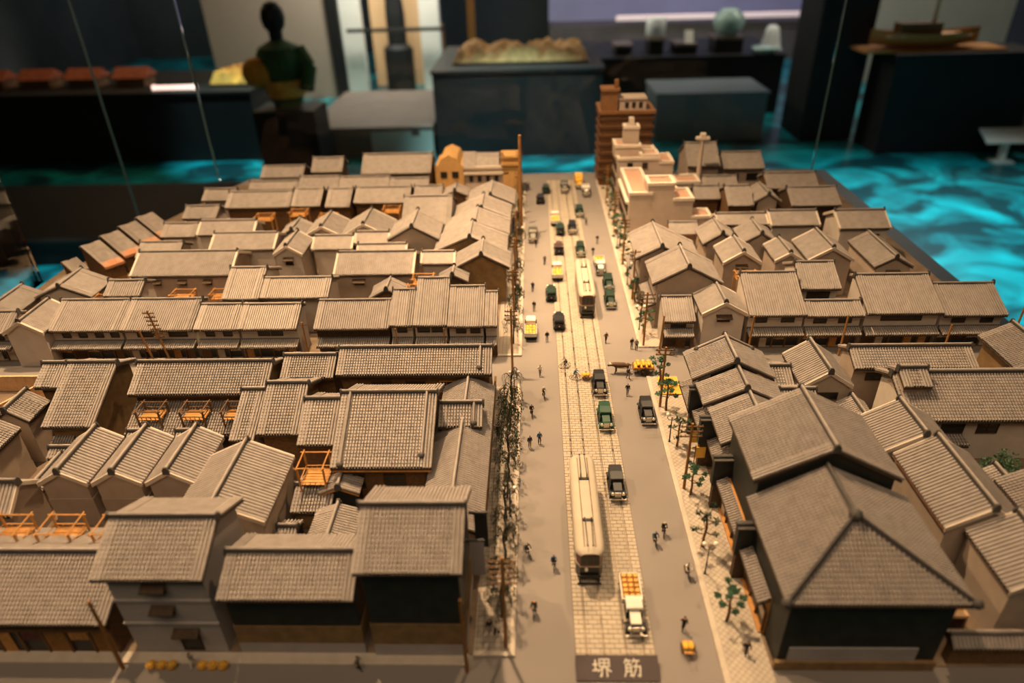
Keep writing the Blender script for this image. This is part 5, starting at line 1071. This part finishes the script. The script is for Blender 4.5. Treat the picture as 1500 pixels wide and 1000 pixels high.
# ------------------------------------------------------------------ street sign with raised characters
def sign():
    o = thing('street_sign', 'plum nameplate with two pale Chinese characters at the front of the tram street', 'sign', (6.2, 32.6, 0))
    one(lambda b: b.prism([(-.85, -.6), (-.85, .12), (.95, .75), (.95, -.6)], -3.25, 3.2), 'plate', 'sign_plum', o)
    n = math.hypot(1.8, .63); ca, sa = 1.8 / n, .63 / n
    def glyph(name, cx, strokes):
        b = MB()
        for x0, y0, x1, y1 in strokes:
            d = Vector((x1 - x0, y1 - y0)); L_ = d.length; d /= L_; nx = Vector((-d.y, d.x)) * .05; e = d * .03
            q = [Vector((x0, y0)) - e + nx, Vector((x1, y1)) + e + nx, Vector((x1, y1)) + e - nx, Vector((x0, y0)) - e - nx]
            v = []
            for h in (.0, .05):
                for p in q:
                    u = .95 + p.y * 1.05; v.append((cx + p.x, -.85 + u * ca - h * sa, .12 + u * sa + h * ca))
            b.add(v, [(4, 5, 6, 7), (0, 1, 5, 4), (1, 2, 6, 5), (2, 3, 7, 6), (3, 0, 4, 7), (3, 2, 1, 0)])
        b.build(name, 'sign_letter', o)
    sakai = [(-.66, .22, -.3, .22), (-.48, .52, -.48, -.22), (-.68, -.2, -.3, -.3 + .16), (-.16, .58, .6, .58), (-.16, .58, -.16, .08), (.6, .58, .6, .08), (-.16, .33, .6, .33), (-.16, .08, .6, .08), (.22, .58, .22, .08), (.2, .06, -.28, -.26), (.24, .06, .72, -.26), (.06, -.12, -.02, -.6), (.4, -.12, .42, -.62), (.02, -.3, -.12, -.6)]
    suji = [(-.44, .62, -.6, .36), (-.5, .5, -.1, .5), (-.32, .48, -.28, .34), (.16, .62, .02, .36), (.1, .5, .56, .5), (.32, .48, .36, .34), (-.5, .24, -.5, -.3), (-.5, -.3, -.62, -.58), (-.5, .24, -.1, .24), (-.1, .24, -.1, -.58), (-.1, -.58, -.2, -.52), (-.5, .0, -.1, .0), (-.5, -.24, -.1, -.24), (.06, .1, .62, .1), (.62, .1, .56, -.58), (.56, -.58, .4, -.52), (.3, .26, .26, -.1), (.26, -.1, .02, -.6)]
    glyph('character', -1.25, sakai); glyph('character', 1.15, suji)
sign()
# ------------------------------------------------------------------ small street things
def basket(label, x, y, z=0):
    o = thing('basket', label, 'basket', (x, y, z)); one(lambda b: b.lathe([(.3, 0), (.42, .45), (.36, .45), (.3, .3), (.01, .3)], n=10), 'bowl', 'barrel', o)
    one(lambda b: [b.ball((.14 * math.cos(k), .14 * math.sin(k), .42), .13, 6) for k in range(0, 6)], 'contents', 'sack', o)
for i in range(6): basket(ORD[i] + ' amber basket from the left before the pale storehouse', -31 + (i if i < 3 else i + 1.2) * .85 + (0 if i < 3 else .6), 32.7, .0)
for i in range(5): basket(ORD[i] + ' amber basket from the left on the far left lane', -66.5 + i * .9, 76.0)
def fence(label, p0, p1, h, n, mat='wood_pale'):
    o = thing('board_fence', label, 'fence', (p0[0], p0[1], 0), math.atan2(p1[1] - p0[1], p1[0] - p0[0])); L = math.hypot(p1[0] - p0[0], p1[1] - p0[1]); w = L / n
    me = cached(('fb', round(w, 3), h, mat), lambda b: b.box(.02, w - .04, -.05, .05, 0, h), 'board', mat)
    for i in range(n): put(me, 'board', o, (i * w, 0, .1))
    one(lambda b: b.box(-.1, L + .1, -.14, .14, h + .1, h + .22), 'cap_rail', mat, o)
fence('pale board fence along the lane at the left frame edge', (-72, 71.4), (-57.2, 71.4), 2.2, 12)
fence('pale board fence running toward the viewer at the left frame edge', (-66, 63), (-62, 71), 2.2, 8)
fence('pale board fence nearest to the small brown storehouse at the left', (-72, 63), (-60, 63.4), 2.2, 9)
fence('pale board fence beside the short left wing', (-61.6, 63.6), (-58.2, 69.6), 2.2, 6)
fence('long amber board fence along the mansion wall on the left pavement', (-5.0, 42), (-5.0, 71), 1.8, 24, 'wood_brown')
tag(one(lambda b: b.box(15.6, 18.1, 69.4, 73.2, .18, .3), 'straw_mat', 'sack'), 'yellow straw mat laid on the right pavement corner', 'mat')
for i, (y, lb) in enumerate(((58.8, 'far'), (56.3, 'near'))):
    o = thing('shop_banner', lb + ' amber shop banner standing before the right street shops', 'banner', (17.4, y, .18)); one(lambda b: b.box(-.5, .5, -.06, .06, 1.2, 2.6), 'cloth_panel', 'car_yellow', o); one(lambda b: b.cyl((-.55, 0, 0), (-.55, 0, 2.8), .05), 'post', 'wood_brown', o)
for i, (x, y, rz) in enumerate(((-5.3, 38.2, 0), (-5.2, 41.2, .2))):
    o = thing('hanging_signboard', ('near' if i == 0 else 'far') + ' dark hanging signboard on the street side of the tall black corner shophouse', 'signboard', (x + .5, y, 0)); one(lambda b: b.box(-.55, .55, -.12, .12, 4.6, 8.4), 'board', 'plaster_grey' if i == 0 else 'black_plaster', o); one(lambda b: b.box(-1.0, .6, -.08, .08, 8.4, 8.6), 'bracket', 'iron', o)

# ------------------------------------------------------------------ glass case round the model
GZ = 60
o = thing('glass_case', 'clear glass case standing round the model with thin greenish joints', 'glass case', (0, 162, -.7))
one(lambda b: b.box(-76.8, 66, -.25, .25, 0, GZ), 'rear_sheet', 'case_glass', o)
one(lambda b: b.zprism([(-86.2, -132), (-85.8, -132), (-85.8, -56), (-86.2, -56)], 0, GZ), 'side_sheet', 'case_glass', o)
for x in (-77.0, 66.2): one(lambda b: b.box(x - .16, x + .16, -.2, .2, 0, GZ), 'joint', 'glass_edge', o)
tag(one(lambda b: (b.box(-.2, .2, -.2, .2, 0, 150), b.box(-3, 3, -3, 3, 0, 1)), 'glass_joint', 'glass_edge', None, (-106, 171.7, FZ)), 'thin pale upright glass joint of the next case at the upper left', 'glass joint')
# ------------------------------------------------------------------ other exhibits in the dim hall
def boxthing(name, label, cat, x0, x1, y0, y1, z0, z1, mat, top=None):
    cx, cy = (x0 + x1) / 2, (y0 + y1) / 2; o = thing(name, label, cat, (cx, cy, z0))
    one(lambda b: (b.box(x0 - cx, x1 - cx, y0 - cy, y1 - cy, 0, z1 - z0), b.box(x0 - cx + 2, x1 - cx - 2, y0 - cy + 2, y1 - cy - 2, 0, 1)), 'body', mat, o)
    if top: one(lambda b: b.box(x0 - cx - 1, x1 - cx + 1, y0 - cy - 1, y1 - cy + 1, z1 - z0, z1 - z0 + 2), 'top', top, o)
    return o
boxthing('display_plinth', 'long black display table at the upper left beyond the model', 'display table', -430, -190, 474, 560, FZ, -40, 'hall_dark', 'hall_dark')
boxthing('added_dark_platform', 'wide low black platform added to darken the floor left of the model', 'platform', -430, -118, 300, 384, FZ, -74, 'hall_dark', 'hall_dark')  # added to hide the floor where a dark glass reflection lies
boxthing('display_plinth', 'black box plinth in the middle of the background', 'display plinth', -66, 46, 472, 580, FZ, -30, 'hall_dark', 'hall_dark')
boxthing('bench', 'low grey platform bench behind the far end of the model', 'bench', -157, -70, 476, 600, FZ, -66, 'bench_grey', 'bench_grey')
tag(one(lambda b: (b.box(-112, -84, 474.6, 475.9, FZ + .2, -67), b.box(-84, -78, 474.6, 475.9, FZ + .2, -71), b.box(-78, -69, 474.6, 475.9, FZ + .2, -67)), 'notice_board', 'bench_panel'), 'pale panel leaning on the front of the low grey bench', 'panel')
boxthing('display_plinth', 'black stand under the green robe', 'display plinth', -172, -134, 427, 456, FZ, -42, 'hall_dark')
def robe():
    o = thing('robed_mannequin', 'dark-headed mannequin in a green robe with a yellow sleeve in the background', 'mannequin', (-153, 440, -42))
    one(lambda b: b.lathe([(5, 0), (8, .5), (11, 9), (13.5, 20), (14.5, 29), (12, 35), (4, 39)], n=20), 'robe_body', 'robe_green', o)
    one(lambda b: b.ball((-12, -9, 22), 10, 12, 0, (1, .7, .9)), 'sleeve', 'robe_yellow', o)
    one(lambda b: b.tube([(11, 0, 33), (17, -2, 24), (16, -9, 12)], 5.5, 8, 0, 4.5), 'arm', 'robe_green', o)
    one(lambda b: b.lathe([(11.4, 7), (13.2, 14), (13.6, 17)], n=20), 'sash', 'amber_heap', o)
    one(lambda b: (b.cyl((0, 0, 38), (0, 0, 44), 4, 4, 12), b.ball((0, 0, 51), 8, 12, 0, (.9, .95, 1.15))), 'head', 'hall_dark', o)
robe()
def doorway():
    o = thing('lit_doorway', 'brightly lit white doorway with a brown interior in the background', 'doorway', (-125, 690, FZ))
    for x in (-43, 30): one(lambda b: b.box(x - 8, x + 10, -6, 6, 0, 190), 'jamb', 'white_paint', o)
    one(lambda b: b.box(-35, 25, 50, 54, 0, 190), 'inner_wall', 'wood_pale', o)
    one(lambda b: b.box(22, 40, 20, 26, 0, 60), 'low_wall', 'wood_amber', o)
    one(lambda b: b.box(-62, -52, -10, 0, 0, 190), 'dark_post', 'hall_dark', o)
    one(lambda b: b.box(-175, -62, -8, 2, 0, 190), 'side_wall', 'plaster_brown', o)
    one(lambda b: b.box(-44, 45, -16, -13, 58, 61), 'barrier_rail', 'iron', o)
    s = thing('dark_statue', 'dark slender statue standing inside the lit doorway', 'statue', (-129, 706, FZ)); one(lambda b: b.lathe([(14, 0), (14, 40), (9, 44), (9, 70), (7, 95), (4, 110), (5, 120), (5, 128), (2, 134)], n=14), 'figure', 'hall_dark', s)
doorway()
tag(one(lambda b: (b.box(-3, 3, -3, 3, 0, 180), b.box(-5, 5, -5, 5, 0, 6)), 'amber_post', 'wood_amber', None, (-52, 640, FZ)), 'glowing amber post right of the lit doorway', 'post')
def relief(name, label, cx, cy, z, wx, wy, n, mat, hm, seed):
    o = thing(name, label, 'model landscape', (cx, cy, z)); rnd = random.Random(seed); b = MB(); V = np.zeros((n, 8, 3))
    for i in range(n):
        for j in range(8):
            e = (0 if i in (0, n - 1) or j in (0, 7) else 1); V[i, j] = (-wx / 2 + wx * i / (n - 1), -wy / 2 + wy * j / 7, e * rnd.uniform(.25, 1) * hm)
    b.grid(V); b.build('terrain', mat, o); one(lambda b: b.box(-wx / 2, wx / 2, -wy / 2, wy / 2, -1.5, .2), 'base', 'wood_dark', o)
relief('relief_model', 'tan lit landscape model on top of the black box plinth', -8, 520, -26.4, 92, 60, 22, 'tan_relief', 9, 5)
relief('relief_model', 'amber heap model at the right end of the long black table', -207, 510, -36.4, 32, 40, 12, 'amber_heap', 9, 6)
for i in range(5):
    x = -418 + i * 34; o = thing('model_hut', ORD[i] + ' small red-roofed hut model from the left on the long black table', 'model house', (x, 505, -38)); one(lambda b: b.prism([(-8, 0), (8, 0), (8, 6), (-8, 6)], -10, 10), 'walls', 'wood_brown', o); one(lambda b: b.prism([(-10, 6), (0, 12), (10, 6)], -12, 12), 'roof', 'red_roof', o)
tag(one(lambda b: (b.box(-14, 14, -1, 1, 0, 2.4), b.box(-15, -14, -1.4, 1.4, -.2, 2.8), b.box(14, 15, -1.4, 1.4, -.2, 2.8)), 'tube_lamp', 'tube_light', None, (-245, 484, -37.8)), 'short glowing pink tube light on the long black table', 'lamp')
boxthing('display_plinth', 'blue-grey slanted slab plinth right of the brown department store', 'display plinth', 88, 166, 506, 556, FZ, -54, 'slab_blue', 'slab_blue')
boxthing('display_plinth', 'long black case carrying ceramics in the right background', 'display case', 46, 200, 585, 680, FZ, -42, 'hall_dark', 'hall_dark')
for x, w, lb in ((74, 13, 'left'), (100, 11, 'second'), (124, 17, 'third'), (158, 22, 'fourth')):
    boxthing('pedestal', lb + ' small black pedestal on the ceramics case', 'pedestal', x - w / 2, x + w / 2, 596, 620, -40, -34 + (4 if w in (11, 22) else 0), 'hall_dark', 'bench_grey')
def jar(label, x, y, z, prof, mat):
    o = thing('ceramic_jar', label, 'jar', (x, y, z)); one(lambda b: b.lathe(prof, n=18), 'body', mat, o, smooth=True); one(lambda b: b.lathe([(prof[0][0] * 1.05, 0), (prof[0][0] * 1.05, .8)], n=18), 'foot', mat, o)
jar('white straight-sided cup on the second pedestal', 100, 606, -28, [(6, 0), (8, 1.5), (8, 14), (7.2, 14.5), (7, 3), (.1, 2.6)], 'white_glaze')
jar('round celadon jar on the fourth pedestal', 158, 606, -28, [(6, 0), (11, 5), (12.5, 10), (11.5, 15), (7, 18.5), (6.5, 19.5), (5.5, 19), (.1, 17)], 'celadon')
jar('white bell-shaped cover at the right end of the ceramics case', 196, 612, -40, [(9, 0), (8, 2), (6.5, 10), (5, 16), (3, 18), (.1, 18.4)], 'white_glaze')
jar('shallow glassy dish beside the celadon jar', 186, 592, -40, [(6, 0), (9, 2), (11, 4.5), (10.4, 4.5), (8, 2.4), (.1, 1.6)], 'celadon')
tag(one(lambda b: b.prism([(-3, 0), (-2.6, 0), (2, 9), (1.6, 9)], -3.4, 3.4), 'caption_card', 'white_paint', None, (126, 600, -32)), 'white caption card leaning on the third pedestal', 'card')
tag(one(lambda b: (b.box(-104, 104, -3, 3, 0, 3.4), b.box(-106, 106, 3, 4, -1, 4.4)), 'light_shelf', 'shelf_light', None, (200, 840, -40)), 'long pinkish light strip along the lavender gallery wall', 'light')
boxthing('hall_pillar', 'broad dark pillar right of the ceramics case', 'pillar', 190, 226, 498, 540, FZ, CZ - 1, 'hall_dark')
boxthing('display_plinth', 'black table carrying the wooden ship at the right', 'display table', 228, 318, 462, 497, FZ, -25, 'hall_dark', 'hall_dark')
def ship():
    o = thing('ship_model', 'small amber wooden ship model with one mast on the right table', 'ship', (250, 480, -23))
    def hull(b):
        V = np.zeros((11, 7, 3))
        for i in range(11):
            u = -1 + 2 * i / 10; w = 9 * (1 - abs(u) ** 3) + .3; k = 3 * abs(u) ** 2
            for j in range(7): t = PI * j / 6; V[i, j] = (u * 34, -math.cos(t) * w, 10 + k - math.sin(t) * 9)
        b.grid(V)
    one(hull, 'hull', 'wood_amber', o); one(lambda b: b.box(-26, 26, -8, 8, 8.5, 9.5), 'deck', 'wood_pale', o); one(lambda b: b.box(-18, 8, -5, 5, 9.5, 16), 'cabin', 'wood_brown', o)
    one(lambda b: (b.cyl((4, 0, 9), (4, 0, 52), 1.4, .8), b.cyl((4, -10, 46), (4, 10, 46), .7)), 'mast', 'wood_pale', o); one(lambda b: b.box(-40, 48, -12, 12, 0, 1.5), 'stand', 'wood_amber', o)
ship()
boxthing('wall_case', 'pale wall case behind the wooden ship', 'wall case', 262, 440, 700, 730, FZ, 34, 'bench_panel', 'white_paint')
boxthing('display_plinth', 'grey block at the right frame edge of the background', 'display plinth', 322, 400, 470, 520, FZ, -50, 'bench_grey')
tag(one(lambda b: (b.prism([(-6, 0), (6, 6), (6, 7), (-6, 1)], -16, 16), b.box(-1.5, 1.5, -1.5, 3, -12, 2), b.box(-6, 6, -5, 5, -13, -12)), 'caption_stand', 'white_paint', None, (298, 440, FZ + 13)), 'white slanted caption stand on the turquoise floor at the right', 'sign')
